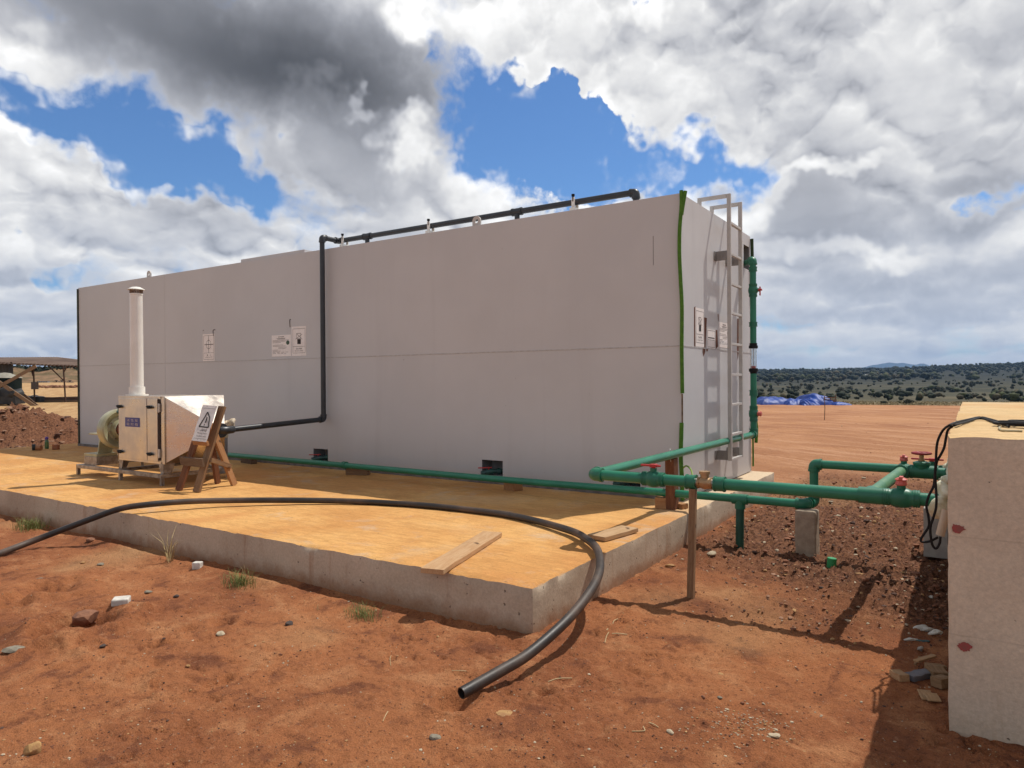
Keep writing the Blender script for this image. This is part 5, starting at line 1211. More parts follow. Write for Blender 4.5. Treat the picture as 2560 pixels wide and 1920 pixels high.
twig([(977, 1665), (975, 1650), (978, 1640)], .0018, 'upright thin straw left of the hose'); twig([(1130, 1678), (1150, 1680), (1166, 1679)], .002, 'pale straw above the hose end'); twig([(957, 1805), (965, 1790), (970, 1780)], .002, 'thin straw in the lower middle')
# pebbles: stuff
def pebbles():
    mb = MB(); q = np.random.default_rng(8); base, f = ICO1; n = 0
    px = q.uniform(0, 2560, 26000); py = 1005+(1920-1005)*q.uniform(0, 1, 26000)**.8
    mb2 = MB(); out = []
    for a, b in zip(px, py):
        p_ = hit(a, b, 2, 0); r_ = math.hypot(p_[0]-CAMP[0], p_[1]-CAMP[1])
        if SLX0-.03 < p_[0] < SLX1+.03 and SLY0-.03 < p_[1] < SLY1+.03: continue
        if p_[0] > BLX0-.03 and p_[1] > BLY0-.03 and p_[1] < BLY1+.1: continue
        if r_ > 38: continue
        out.append(p_)
    out = np.array(out); dens = fbm(out[:, 0], out[:, 1], 1.1, 3, 91)+.5
    dug = height(out[:, 0], out[:, 1])[1]; dg = np.clip(dug['dug']+dug['heap'], 0, 1); z = height(out[:, 0], out[:, 1])[0]
    keep = q.uniform(0, 1, len(out)) < np.clip(dens*.42+dg*.8, 0, 1); out = out[keep]; z = z[keep]; dg = dg[keep]
    mats_ = [mat('pebble_ochre', (.44, .26, .11), (.36, .20, .09), 9, .9), mat('pebble_red', (.24, .095, .045), (.17, .065, .033), 9, .9), mat('pebble_pale', (.52, .43, .30), (.42, .34, .24), 9, .9), mat('pebble_dark', (.09, .045, .03), (.07, .035, .025), 9, .9), mat('pebble_tan', (.32, .175, .105), (.25, .13, .08), 9, .9)]
    V = []; F = []; MI = []; o = 0; fa = np.array(f); CH = []
    for p_, zz, d_ in zip(out, z, dg):
        r_ = math.hypot(p_[0]-CAMP[0], p_[1]-CAMP[1]); s_ = min(.05, .0014+abs(q.normal(0, .0030))*(1+2.6*d_))*(1+.10*max(0, r_-5)); s_ = min(s_, .05)
        v = base*(np.array([1, q.uniform(.5, 1), q.uniform(.3, .7)])*s_); v = v*(1+q.uniform(-.25, .25, (len(base), 1))); a = q.uniform(0, 6.28)
        R_ = np.array([[math.cos(a), -math.sin(a), 0], [math.sin(a), math.cos(a), 0], [0, 0, 1]]); V.append(v@R_.T+np.array([p_[0], p_[1], zz+s_*.2])); F.append(fa+o); o += len(base); MI.append(np.full(len(fa), q.choice([0, 1, 2, 3], p=[.16, .54, .13, .17])))
    for _ in range(15000):
        a, b = q.uniform(.15, 4.2), q.uniform(-2.6, 5.5)
        if SLX0-.03 < a < SLX1+.03 and b < SLY1+.03: continue
        if a > BLX0-.02 and b < BLY1+.05: continue
        hz_, hq = height(np.array([a]), np.array([b])) if _ < 0 else (None, None)
        CH.append((a, b))
    CHa = np.array(CH); zc_, hq = height(CHa[:, 0], CHa[:, 1]); kk = q.uniform(0, 1, len(CHa)) < hq['dug']*.9
    for (a, b), zz in zip(CHa[kk], zc_[kk]):
        s_ = min(.032, abs(q.normal(0, .0075))+.0025); v = base*(np.array([1, q.uniform(.4, 1), q.uniform(.2, .5)])*s_)*(1+q.uniform(-.3, .3, (len(base), 1)))
        a1 = q.uniform(0, 6.28); tl_ = q.normal(0, .4); R_ = np.array([[math.cos(a1), -math.sin(a1), 0], [math.sin(a1), math.cos(a1), 0], [0, 0, 1]])@np.array([[math.cos(tl_), 0, math.sin(tl_)], [0, 1, 0], [-math.sin(tl_), 0, math.cos(tl_)]])
        V.append(v@R_.T+np.array([a, b, zz+s_*.25])); F.append(fa+o); o += len(base); MI.append(np.full(len(fa), q.choice([0, 1, 2, 3, 4], p=[.07, .45, .03, .17, .28])))
    GR = []
    while len(GR) < 17000:
        a, b = q.uniform(-5.5, 2.6), q.uniform(-6.4, -1.0)
        if a < SLX1+.02 and b > SLY0-.02: continue
        if a > BLX0-.02 and b > BLY0-.02: continue
        GR.append((a, b))
    GR = np.array(GR); zc_ = height(GR[:, 0], GR[:, 1])[0]; dn_ = fbm(GR[:, 0], GR[:, 1], 1.6, 4, 191)+.5; kk = q.uniform(0, 1, len(GR)) < np.clip((dn_-.2)*1.5, .08, 1)
    for (a, b), zz in zip(GR[kk], zc_[kk]):
        s_ = min(.010, abs(q.normal(0, .0018))+.0010); v = base*(np.array([1, q.uniform(.5, 1), q.uniform(.4, .8)])*s_)*(1+q.uniform(-.3, .3, (len(base), 1)))
        V.append(v+np.array([a, b, zz+s_*.3])); F.append(fa+o); o += len(base); MI.append(np.full(len(fa), q.choice([0, 1, 2, 3, 4], p=[.12, .34, .08, .24, .22])))
    # gravel patch in the middle foreground
    gpp = np.array([hit(a, b, 2, 0) for a, b in zip(q.normal(1865, 75, 520), q.normal(1815, 30, 520))]); gpp[:, 2] = height(gpp[:, 0], gpp[:, 1])[0]
    for p_ in gpp:
        s_ = abs(q.normal(0, .0030))+.0010
        v = base*np.array([1, .7, .55])*s_*(1+q.uniform(-.25, .25, (len(base), 1))); V.append(v+np.array([p_[0], p_[1], p_[2]+s_*.3])); F.append(fa+o); o += len(base); MI.append(np.full(len(fa), q.choice([2, 2, 0, 1])))
    V = np.vstack(V); F = np.vstack(F); MI = np.concatenate(MI)
    me = bpy.data.meshes.new('pebbles'); me.from_pydata(V.tolist(), [], F.tolist())
    for m_ in mats_: me.materials.append(m_)
    me.polygons.foreach_set('material_index', MI.astype(np.int32)); me.update()
    ob = bpy.data.objects.new('pebbles', me); COL.objects.link(ob); tag(ob, 'pebbles, grit and clods scattered over the red soil', kind='stuff')
pebbles()
# grass tufts at the slab foot
def tuft(px, py, n, h, spread, m, lb, seed, bend=.5):
    q = np.random.default_rng(seed); c = on(px, py); mb = MB()
    for _ in range(n):
        a = q.uniform(0, 6.28); r_ = q.uniform(0, spread); b = np.array([c[0]+r_*math.cos(a), c[1]+r_*math.sin(a)*.6, c[2]-.01]); hh = h*q.uniform(.4, 1); a2 = q.uniform(0, 6.28); d = np.array([math.cos(a2), math.sin(a2), 0])*hh*bend*q.uniform(.2, 1); sd = np.array([-math.sin(a2), math.cos(a2), 0])*h*.012
        p1 = b+d*.35+np.array([0, 0, hh*.6]); p2 = b+d+np.array([0, 0, hh*q.uniform(.8, 1)])
        mb.add([b-sd, b+sd, p1+sd*.8, p1-sd*.8, p2], [(0, 1, 2, 3), (3, 2, 4)])
    mb.build('grass_tuft', m, label=lb, cat='grass tuft', group='grass tufts along the slab foot')
mgr = mat('green_grass', (.13, .17, .04), (.20, .20, .06), 30, .8); mdg = mat('dry_grass', (.42, .32, .15), (.34, .24, .11), 30, .8)
tuft(75, 1322, 240, .17, .26, mgr, 'green grass tuft near the hose at far left', 1, 1.0); tuft(600, 1462, 220, .14, .17, mgr, 'green grass tuft at the middle of the slab foot', 2, 1.0); tuft(907, 1542, 200, .11, .16, mgr, 'green grass tuft left of the slab corner', 3, 1.0)
tuft(425, 1402, 16, .30, .05, mdg, 'tall dry stalks by the white paver cube', 4, .9); tuft(795, 1525, 14, .07, .05, mdg, 'dry straw tuft between two green tufts', 5, 1.0); tuft(250, 1385, 24, .05, .08, mdg, 'low dry tuft under the hose', 6); tuft(610, 1440, 3, .14, .02, mdg, 'lone dry stalk above the middle green tuft', 7, .5)

# ================================================================= left background: heap things, shed
bt = hit(117, 1122, 2, SLZ); bx, by = bt[0], bt[1]
B_ = thing('drink_bottle', 'small green bottle with purple cap on the slab by the spoil heap', 'bottle', (bx, by, SLZ))
dpt = (np.array([bx, by, SLZ])-CAMP)@CF; sc_ = dpt/FPX
MB().lathe([(4.2*sc_, 0), (4.6*sc_, 3*sc_), (4.6*sc_, 17*sc_), (3.2*sc_, 23*sc_)], (bx, by, SLZ+.001), n=18).build('bottle_body', mat('bottle_label', (.03, .10, .06), (.16, .22, .04), 18, .35), B_)
MB().lathe([(3.4*sc_, 23*sc_), (4*sc_, 24*sc_), (4*sc_, 28*sc_), (2*sc_, 30*sc_)], (bx, by, SLZ+.001), n=18).build('bottle_cap', mat('purple_cap', (.12, .05, .30), (.1, .04, .25), 9, .4), B_)
p0, p1 = hit(89, 1126, 2, SLZ), hit(106, 1124, 2, SLZ)
T_ = thing('cable_spool', 'small orange spool with dark end lying on the slab by the bottle', 'spool', (p0[0], p0[1], SLZ))
zz = SLZ+8*sc_; d_ = np.array([CR[0], CR[1], 0]); MB().tube([np.array([p0[0], p0[1], zz])-d_*6*sc_-np.array([CF[0], CF[1], 0])*.03, np.array([p0[0], p0[1], zz])-d_*1*sc_], 7.5*sc_, 18).build('spool_end', mat('dark_teal', (.015, .03, .035), (.01, .02, .02), 9, .5), T_)
MB().tube([np.array([p0[0], p0[1], zz-1.5*sc_]), np.array([p0[0], p0[1], zz-1.5*sc_])+d_*14*sc_], 6*sc_, 16).build('spool_body', mat('orange_spool', (.40, .17, .06), (.30, .12, .05), 9, .6), T_)
q = hit(140, 1124, 2, SLZ); MB().box((q[0], q[1], SLZ+.05), (14*sc_, 10*sc_, 12*sc_), [[.9, -.43, 0], [.43, .9, 0], [0, 0, 1]]).bar((q[0]-9*sc_, q[1]-.03, SLZ+.02), (q[0]-9*sc_, q[1]-.02, SLZ+.11), .015, .015).build('brick_piece', mat('brick_red', (.33, .12, .05), (.24, .09, .04), 9, .9, 0, .004, 60), label='reddish brick piece on the slab by the spool', cat='brick', bevel=.008)
# rocks on the heap
def rubble():
    q = np.random.default_rng(77); mb = MB(); n = 1500; A_ = q.uniform(-17.2, -13.45, n); B_2 = q.uniform(-4.2, 3.4, n); Z_ = height(A_, B_2)[0]
    for i in range(n):
        if Z_[i] < .08: continue
        s_ = min(.09, abs(q.normal(0, .028))+.012); mb.rock((A_[i], B_2[i], Z_[i]+s_*.1), (s_*q.uniform(.8, 1.6), s_, s_*q.uniform(.3, .6)), i, sub=1)
    mb.build('heap_rubble', mat('rubble', (.33, .19, .12), (.10, .045, .03), 2.8, .95, 0, .004, 60, lo=.42, hi=.58), label='broken clods and stones covering the spoil heap left of the container', kind='stuff')
rubble()

SH = 50.0
def G0(px, d): p_ = dp(px, 960, d); return np.array([p_[0], p_[1], gz(p_[0], p_[1])])
def V0(px, py, d): return dp(px, py, d)
shed = thing('open_shed', 'open timber-post shed with corrugated roof beyond the spoil heap', 'shed', tuple(G0(60, SH)))
mtw = wood('shed_pole_wood', (.10, .055, .035), (.07, .04, .027))
mroof = mat('rusty_corrugated_iron', (.23, .155, .115), (.15, .095, .07), .8, .6, .2, 0, 60)
def roof(edge_f, edge_b, name):
    # corrugated sheet between front edge polyline (eave) and back edge (ridge)
    n = 240; mb = MB(); V = []
    for i in range(n+1):
        t = i/n; a = edge_f[0]*(1-t)+edge_f[1]*t; b = edge_b[0]*(1-t)+edge_b[1]*t; w = .035*math.sin(i*math.pi/2)
        V += [a+np.array([0, 0, w]), b+np.array([0, 0, w]), a+np.array([0, 0, w-.02]), b+np.array([0, 0, w-.02])]
    F = []
    for i in range(n): F += [(4*i, 4*i+4, 4*i+5, 4*i+1), (4*i+2, 4*i+3, 4*i+7, 4*i+6), (4*i, 4*i+2, 4*i+6, 4*i+4)]
    mb.add(V, F, True); return mb.build(name, mroof, shed)
roof((V0(-260, 900, 46), V0(330, 919, 52)), (V0(-260, 895, 57), V0(145, 893, 58)), 'roof')
roof((V0(143, 893.2, 57.8), V0(330, 905, 62)), (V0(150, 894, 57), V0(335, 917, 53)), 'roof_slope') if False else None
mb_ = MB(); mb_.add([V0(144, 892.5, 58), V0(330, 919, 52.2), V0(330, 921, 52.2), V0(330, 913, 64)], [(0, 1, 2), (0, 3, 1)]); mb_.build('roof_hip', mroof, shed)
def post(px0, y0, px1, y1, d, w=.11, m=mtw, nm='post'):
    a = V0(px0, y0, d); b = V0(px1, y1, d); return MB().tube([a, (a+b)/2+np.array([.02, 0, 0]), b], w/2, 8).build(nm, m, shed)
post(87, 1012, 83, 912, 50); post(164, 1010, 158, 914, 50); post(28, 1000, 28, 905, 49.5); post(75, 914, 83, 940, 50, .10, nm='brace'); post(168, 914, 160, 930, 50, .09, nm='brace'); post(117, 911, 163, 955, 50, .09, nm='brace'); post(230, 1010, 228, 918, 52)
post(-40, 1012, -40, 905, 50)
MB().bar(V0(-100, 904, 48), V0(330, 921, 52), .10, .12).build('eave_beam', mtw, shed)
MB().box(V0(87, 964, 49.7), (.38, .25, .52), [[CR[0], CF[0], 0], [CR[1], CF[1], 0], [0, 0, 1]]).build('meter_box', mat('meter_box_paint', (.12, .09, .075), (.09, .07, .06), 9, .6), shed, bevel=.01)
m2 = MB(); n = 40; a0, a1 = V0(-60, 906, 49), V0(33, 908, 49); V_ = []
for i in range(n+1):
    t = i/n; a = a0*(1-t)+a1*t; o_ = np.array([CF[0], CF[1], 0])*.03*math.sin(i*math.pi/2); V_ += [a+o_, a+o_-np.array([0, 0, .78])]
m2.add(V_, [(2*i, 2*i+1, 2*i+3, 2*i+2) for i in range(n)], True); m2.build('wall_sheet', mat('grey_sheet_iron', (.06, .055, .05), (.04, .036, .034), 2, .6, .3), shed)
# crossed planks in front
wpl = wood('crossed_plank_wood', (.27, .17, .10), (.20, .12, .07))
DD = 45.0
plank('crossed_plank', V0(-30, 982, DD), V0(90, 915, DD+.4), .20, .07, wpl, label='long timber rising to the right in front of the shed', cat='timber', up=(CF[0], CF[1], 0)); plank('crossed_plank', V0(-40, 930, DD+.15), V0(90, 1018, DD+.15), .22, .07, wpl, label='long timber falling to the right in front of the shed', cat='timber', up=(CF[0], CF[1], 0))
plank('crossed_plank', V0(60, 986, DD+.8), V0(99, 1018, DD+.8), .12, .06, W4, label='thin dark timber behind the falling one', cat='timber', up=(CF[0], CF[1], 0))
c = G0(12, 47); tk = thing('water_tank', 'dark green water tank with pale conical lid inside the shed', 'tank', tuple(c)); zt2 = V0(12, 945, 47)[2]
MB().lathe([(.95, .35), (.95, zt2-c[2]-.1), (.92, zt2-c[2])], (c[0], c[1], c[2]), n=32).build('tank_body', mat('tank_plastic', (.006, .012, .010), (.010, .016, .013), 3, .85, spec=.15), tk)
MB().lathe([(1.0, zt2-c[2]+.0), (.95, zt2-c[2]+.05), (.30, zt2-c[2]+.33), (.05, zt2-c[2]+.36)], (c[0], c[1], c[2]), n=32).build('tank_lid', mat('tank_lid', (.30, .28, .22), (.22, .2, .16), 3, .6), tk)
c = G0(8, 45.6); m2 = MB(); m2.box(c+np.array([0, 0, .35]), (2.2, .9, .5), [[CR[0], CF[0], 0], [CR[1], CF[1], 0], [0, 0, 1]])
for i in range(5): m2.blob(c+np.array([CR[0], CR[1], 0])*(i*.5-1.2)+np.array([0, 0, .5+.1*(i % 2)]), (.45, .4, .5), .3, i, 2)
m2.build('dark_heap', mat('near_black', (.012, .011, .011), (.03, .028, .026), 3, .6), label='dark heap standing in for shade under the roof, at the foot of the crossed timbers', cat='dark heap')  # bulk and near-black colour supply the deep shade under the roof
c = V0(40, 965, 47.5); g_ = G0(40, 47.5); hgt = c[2]-g_[2]
MB().blob((g_[0], g_[1], hgt*.5+g_[2]), (.30, .30, hgt*.62), .25, 9, 3).build('covered_sack', mat('grey_tarp', (.09, .09, .10), (.16, .15, .14), 3, .6), label='grey wrapped bundle standing right of the tank', cat='bundle')
# timber stack / trench sheets
for i, (p0, p1, dd_, h, m_, lb) in enumerate(((( 60, 997), (215, 997), 54.5, .14, W2, 'rear dark timber of the low stack behind the shed posts'), ((95, 1003), (215, 1004), 52.5, .12, W4, 'middle timber of the low stack behind the shed posts'), ((100, 1009), (215, 1010), 50.8, .10, wpl, 'front timber of the low stack behind the shed posts'), ((5, 1010), (105, 1010), 50.3, .35, mat('near_black', (.012, .011, .011)), 'long black beam low behind the crossed timbers'))):
    a, b = G0(p0[0], dd_), G0(p1[0], dd_); a[2] += h/2+.02; b[2] += h/2+.02; plank('stacked_timber', a, b, .5, h, m_, label=lb, cat='timber', group='timbers stacked at the shed')
def cloth(c, sx, sy, sz, seed, m, name, lb, cat, n=26, R=None, fold=.25):
    q = np.random.default_rng(seed); g = np.linspace(-1, 1, n); X, Y = np.meshgrid(g, g); rr = np.maximum(abs(X), abs(Y)); k = q.uniform(-3, 3, (5, 2)); ph = q.uniform(0, 6, 5)
    w = sum(np.abs(np.sin(X*k[i, 0]*(1.3+.6*i)+Y*k[i, 1]*(1.3+.6*i)+ph[i]+.5*np.sin(Y*2+i)))/(1+.35*i) for i in range(5))/3.2
    Z = np.clip(1-rr**3.0, 0, 1)**.8*(.75+fold*(w-.5)*2); Z[rr > .99] = 0
    V = np.stack([X*sx*(1+.06*w), Y*sy*(1+.06*w), Z*sz], -1).reshape(-1, 3)
    if R is not None: V = V@np.array(R).T
    F = [(j*n+i, j*n+i+1, (j+1)*n+i+1, (j+1)*n+i) for j in range(n-1) for i in range(n-1)]
    bot = V.copy(); bot[:, 2] = -.02
    mb = MB(); mb.add(V+np.array(c), F, True)
    return mb.build(name, m, label=lb, cat=cat)
RC = np.array([[CR[0], CF[0], 0], [CR[1], CF[1], 0], [0, 0, 1]]).astype(float); RC[:, 0] /= np.linalg.norm(RC[:, 0]); RC[:, 1] /= np.linalg.norm(RC[:, 1])
cloth(G0(81, 55.5), .55, .9, .30, 3, mat('pale_sheet', (.50, .52, .52), (.36, .37, .38), 3, .5), 'plastic_sheet', 'crumpled pale sheet beside the shed post', 'plastic sheet', R=RC)
cloth(G0(148, 55.0), .35, .6, .18, 4, mat('navy_sheet', (.03, .035, .10), (.03, .03, .07), 3, .6), 'navy_cloth', 'small navy cloth on the timber stack', 'cloth', R=RC)
# far pipe works
fd = 118.0
fp = thing('black_pipeline', 'far black pipeline with flanged valves below the embankment', 'pipeline', tuple(G0(170, fd)))
za = V0(170, 962, fd); MB().tube([V0(134, 961, fd), V0(260, 962, fd)], .30, 14).build('pipe', BLACK(), fp)
for px in (141, 155, 175):
    a = V0(px, 961, fd-.1); m2 = MB(); m2.tube([a-CR*.15, a+CR*.15], .45, 14); m2.tube([a-CR*.45, a-CR*.33], .48, 14); m2.tube([a+CR*.33, a+CR*.45], .48, 14); m2.tube([a, a+np.array([0, 0, .62])], .10, 8); m2.tube([a+np.array([0, 0, .60]), a+np.array([0, 0, .70])], .26, 12); m2.bar(a-np.array([0, 0, .4]), a-np.array([0, 0, .95]), .2, .2); m2.build('flanged_valve', mat('navy_valve', (.02, .028, .05), (.015, .02, .035), 1, .5), fp)
for i in range(6):
    a = V0(98+i*4.3, 959.5, fd-1); MB().tube([a-CR*.11-CF*.2, a+CR*.11+CF*.2], .42, 16).build('pipe_ring', mat('navy_valve', (.02, .028, .05)), label='upright dark ring in the row left of the white sack', cat='pipe ring', group='row of dark pipe rings')
a = V0(130, 962.5, fd-3); MB().blob(a, (.45, .35, .32), .15, 6, 3).build('white_sack', mat('white_sack_mat', (.62, .58, .50), (.55, .5, .42), 2, .8), label='white sack at the end of the ring row', cat='sack')
# pale low wall/road strip and earth ridge
m2 = MB(); q = np.random.default_rng(12)
for i in range(46):
    p_ = G0(96+i*3.6, 88+q.normal(0, 1.5)); s_ = q.uniform(.14, .36); m2.rock(p_+np.array([0, 0, .1]), (s_*1.3, s_, s_*.75), 500+i, True)
m2.build('dirt_ridge', mat('dirt_ridge_soil', (.26, .125, .065), (.18, .08, .045), 1.5, .95, 0, .05, 4), label='low ridge of dug earth in front of the black pipeline', kind='stuff')

# ================================================================= right background: tarps, stake
mtarp = mat('blue_tarpaulin', (.006, .036, .22), (.012, .060, .32), .9, .50, 0, .05, 1.2, lo=.45, hi=.62, spec=.3)
mtarp2 = mat('dark_blue_tarpaulin', (.010, .022, .16), (.014, .04, .25), .9, .45, 0, .03, 2.5)
TD = 44.5
def tarp(px0, px1, ytop, ybase, seed, lb, d=TD, m=mtarp, dep=1.1, fold=.3):
    d0 = 1.55/((ybase-944.5)/FPX); d0 = min(max(d0, 36), 47); c = dp((px0+px1)/2, 960, d0); c[2] = gz(c[0], c[1]); w = (px1-px0)/2/FPX*d0; hh = (ybase-ytop)/FPX*d0
    return cloth(c, w, dep, hh*1.12, seed, m, 'tarpaulin_pile', lb, 'tarpaulin', R=RC, n=34, fold=fold)
tarp(1888, 1966, 988, 1008, 21, 'low blue tarpaulin mound, leftmost of the row beyond the yard', fold=.2); tarp(1952, 2012, 994, 1009, 22, 'low middle blue tarpaulin of the row beyond the yard'); tarp(1990, 2030, 997, 1010, 25, 'small creased blue tarpaulin in front of the tall one', fold=.5)
tarp(2000, 2062, 983, 1009, 23, 'tall blue tarpaulin heap of the row beyond the yard', dep=1.3, fold=.35); tarp(2078, 2118, 1003, 1011, 24, 'flat blue tarpaulin scrap at the right end of the row', dep=.6)
tarp(2530, 2550, 994, 1006, 26, 'small blue tarpaulin beyond the wall, left of two', dep=.8); tarp(2549, 2600, 993, 1006, 27, 'small blue tarpaulin beyond the wall at the photo edge', dep=.8)
c = dp(2076, 960, 41); gzc = gz(c[0], c[1]); tf = thing('wooden_crate', 'small open timber crate beside the tall blue tarpaulin', 'crate', (c[0], c[1], gzc)); d_ = np.array([CR[0], CR[1], 0])
for k in (-.35, .0, .3): MB().bar(np.array([c[0], c[1], gzc])+d_*k, np.array([c[0], c[1], gzc+(.45 if k < .2 else .6)])+d_*k, .05, .05).build('upright', W4, tf)
MB().bar(np.array([c[0], c[1], gzc+.42])-d_*.4, np.array([c[0], c[1], gzc+.42])+d_*.35, .05, .05).bar(np.array([c[0], c[1], gzc+.2])-d_*.4, np.array([c[0], c[1], gzc+.2])+d_*.35, .06, .25).build('slat', W1, tf)
q = hit(2061, 1050, 2, 0); MB().tube([(q[0], q[1], -.05), (q[0]+.02, q[1], .42), (q[0]+.01, q[1], .9)], .013, 7).build('survey_peg', mat('peg_wood', (.14, .08, .05), (.1, .06, .04), 9, .8), label='thin upright peg in the yard before the blue tarpaulins', cat='peg')

# ================================================================= vegetation
def leafcloud(mb, c, R, n, size, q, flat=.75):
    u = q.normal(size=(n, 3)); u /= np.linalg.norm(u, axis=1)[:, None]; rr = q.uniform(.35, 1, n)**.5; p = np.array(c)+u*rr[:, None]*np.array(R)
    d1 = q.normal(size=(n, 3)); d1 /= np.linalg.norm(d1, axis=1)[:, None]; d2 = np.cross(d1, q.normal(size=(n, 3))); d2 /= np.linalg.norm(d2, axis=1)[:, None]; s = size*q.uniform(.6, 1.4, n)[:, None]
    V = np.stack([p-d1*s-d2*s*.6, p+d1*s-d2*s*.6, p+d1*s+d2*s*.6, p-d1*s+d2*s*.6], 1).reshape(-1, 3); mb.add(V, (np.arange(n*4).reshape(-1, 4)).tolist())
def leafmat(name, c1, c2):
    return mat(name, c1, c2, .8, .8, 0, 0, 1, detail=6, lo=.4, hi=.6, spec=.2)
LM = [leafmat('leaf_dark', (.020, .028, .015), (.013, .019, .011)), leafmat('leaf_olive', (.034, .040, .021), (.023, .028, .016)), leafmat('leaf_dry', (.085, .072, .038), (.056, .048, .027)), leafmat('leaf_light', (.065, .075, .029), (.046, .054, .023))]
mtr = mat('trunk_bark', (.06, .042, .03), (.04, .03, .02), 9, .9)
def make_tree(kind, seed, leaf):
    """unit tree: height 1"""
    q = np.random.default_rng(seed); cr = MB(); tr = MB()
    if kind == 'tree':
        tr.tube([(0, 0, -.02), (.02, .01, .2), (.0, .02, .42)], .03, 7, rr=[.035, .026, .018])
        for i in range(5):
            a = q.uniform(0, 6.28); e = (math.cos(a)*.3, math.sin(a)*.3, q.uniform(.5, .8)); tr.tube([(0, .01, .3), (e[0]*.5, e[1]*.5, .5), e], .01, 5, rr=[.018, .012, .005])
            leafcloud(cr, e, (.22, .22, .15), 120, .026, q)
        leafcloud(cr, (0, 0, .78), (.34, .34, .22), 260, .026, q); leafcloud(cr, (.1, -.08, .6), (.38, .38, .14), 200, .026, q)
    else:
        for i in range(4):
            a = q.uniform(0, 6.28); tr.tube([(0, 0, -.03), (math.cos(a)*.2, math.sin(a)*.2, .35), (math.cos(a)*.35, math.sin(a)*.35, .6)], .01, 5, rr=[.03, .015, .006])
        for i in range(7):
            a = q.uniform(0, 6.28); r_ = q.uniform(.1, .5); leafcloud(cr, (math.cos(a)*r_, math.sin(a)*r_, q.uniform(.3, .65)), (.35, .35, .3), 90, .04, q)
    return cr, tr
PROTO = {}
def tree(px, ybase, hpx, kind, lf, seed, lb, wide=1.0, d=None, group='trees on the scrub slope'):
    """stands where the sight line through its foot meets the ground"""
    if d is None:
        ds = np.exp(np.linspace(math.log(49), math.log(2200), 400)); P_ = CAMP+ray(px, ybase)/FPX*ds[:, None]; hz = height(P_[:, 0], P_[:, 1])[0]; k = np.where(P_[:, 2] <= hz)[0]; d = ds[k[0]] if len(k) else 300
    p_ = dp(px, ybase, d); H_ = hpx/FPX*d; key = (kind, seed % 3, lf); nm = 'tree' if kind == 'tree' else 'bush'
    root = thing(nm, lb, nm, (p_[0], p_[1], gz(p_[0], p_[1])), group)
    W = Matrix.Translation(Vector((p_[0], p_[1], gz(p_[0], p_[1])))) @ Matrix.Rotation(seed*1.3, 4, 'Z') @ Matrix.Diagonal((H_*wide, H_*wide, H_, 1))
    if key not in PROTO:
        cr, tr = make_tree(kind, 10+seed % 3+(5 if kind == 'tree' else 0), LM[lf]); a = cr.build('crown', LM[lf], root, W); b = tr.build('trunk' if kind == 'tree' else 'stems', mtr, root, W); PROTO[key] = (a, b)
    else:
        for o in PROTO[key]:
            c_ = o.copy(); COL.objects.link(c_); place(c_, W, root)
    return root
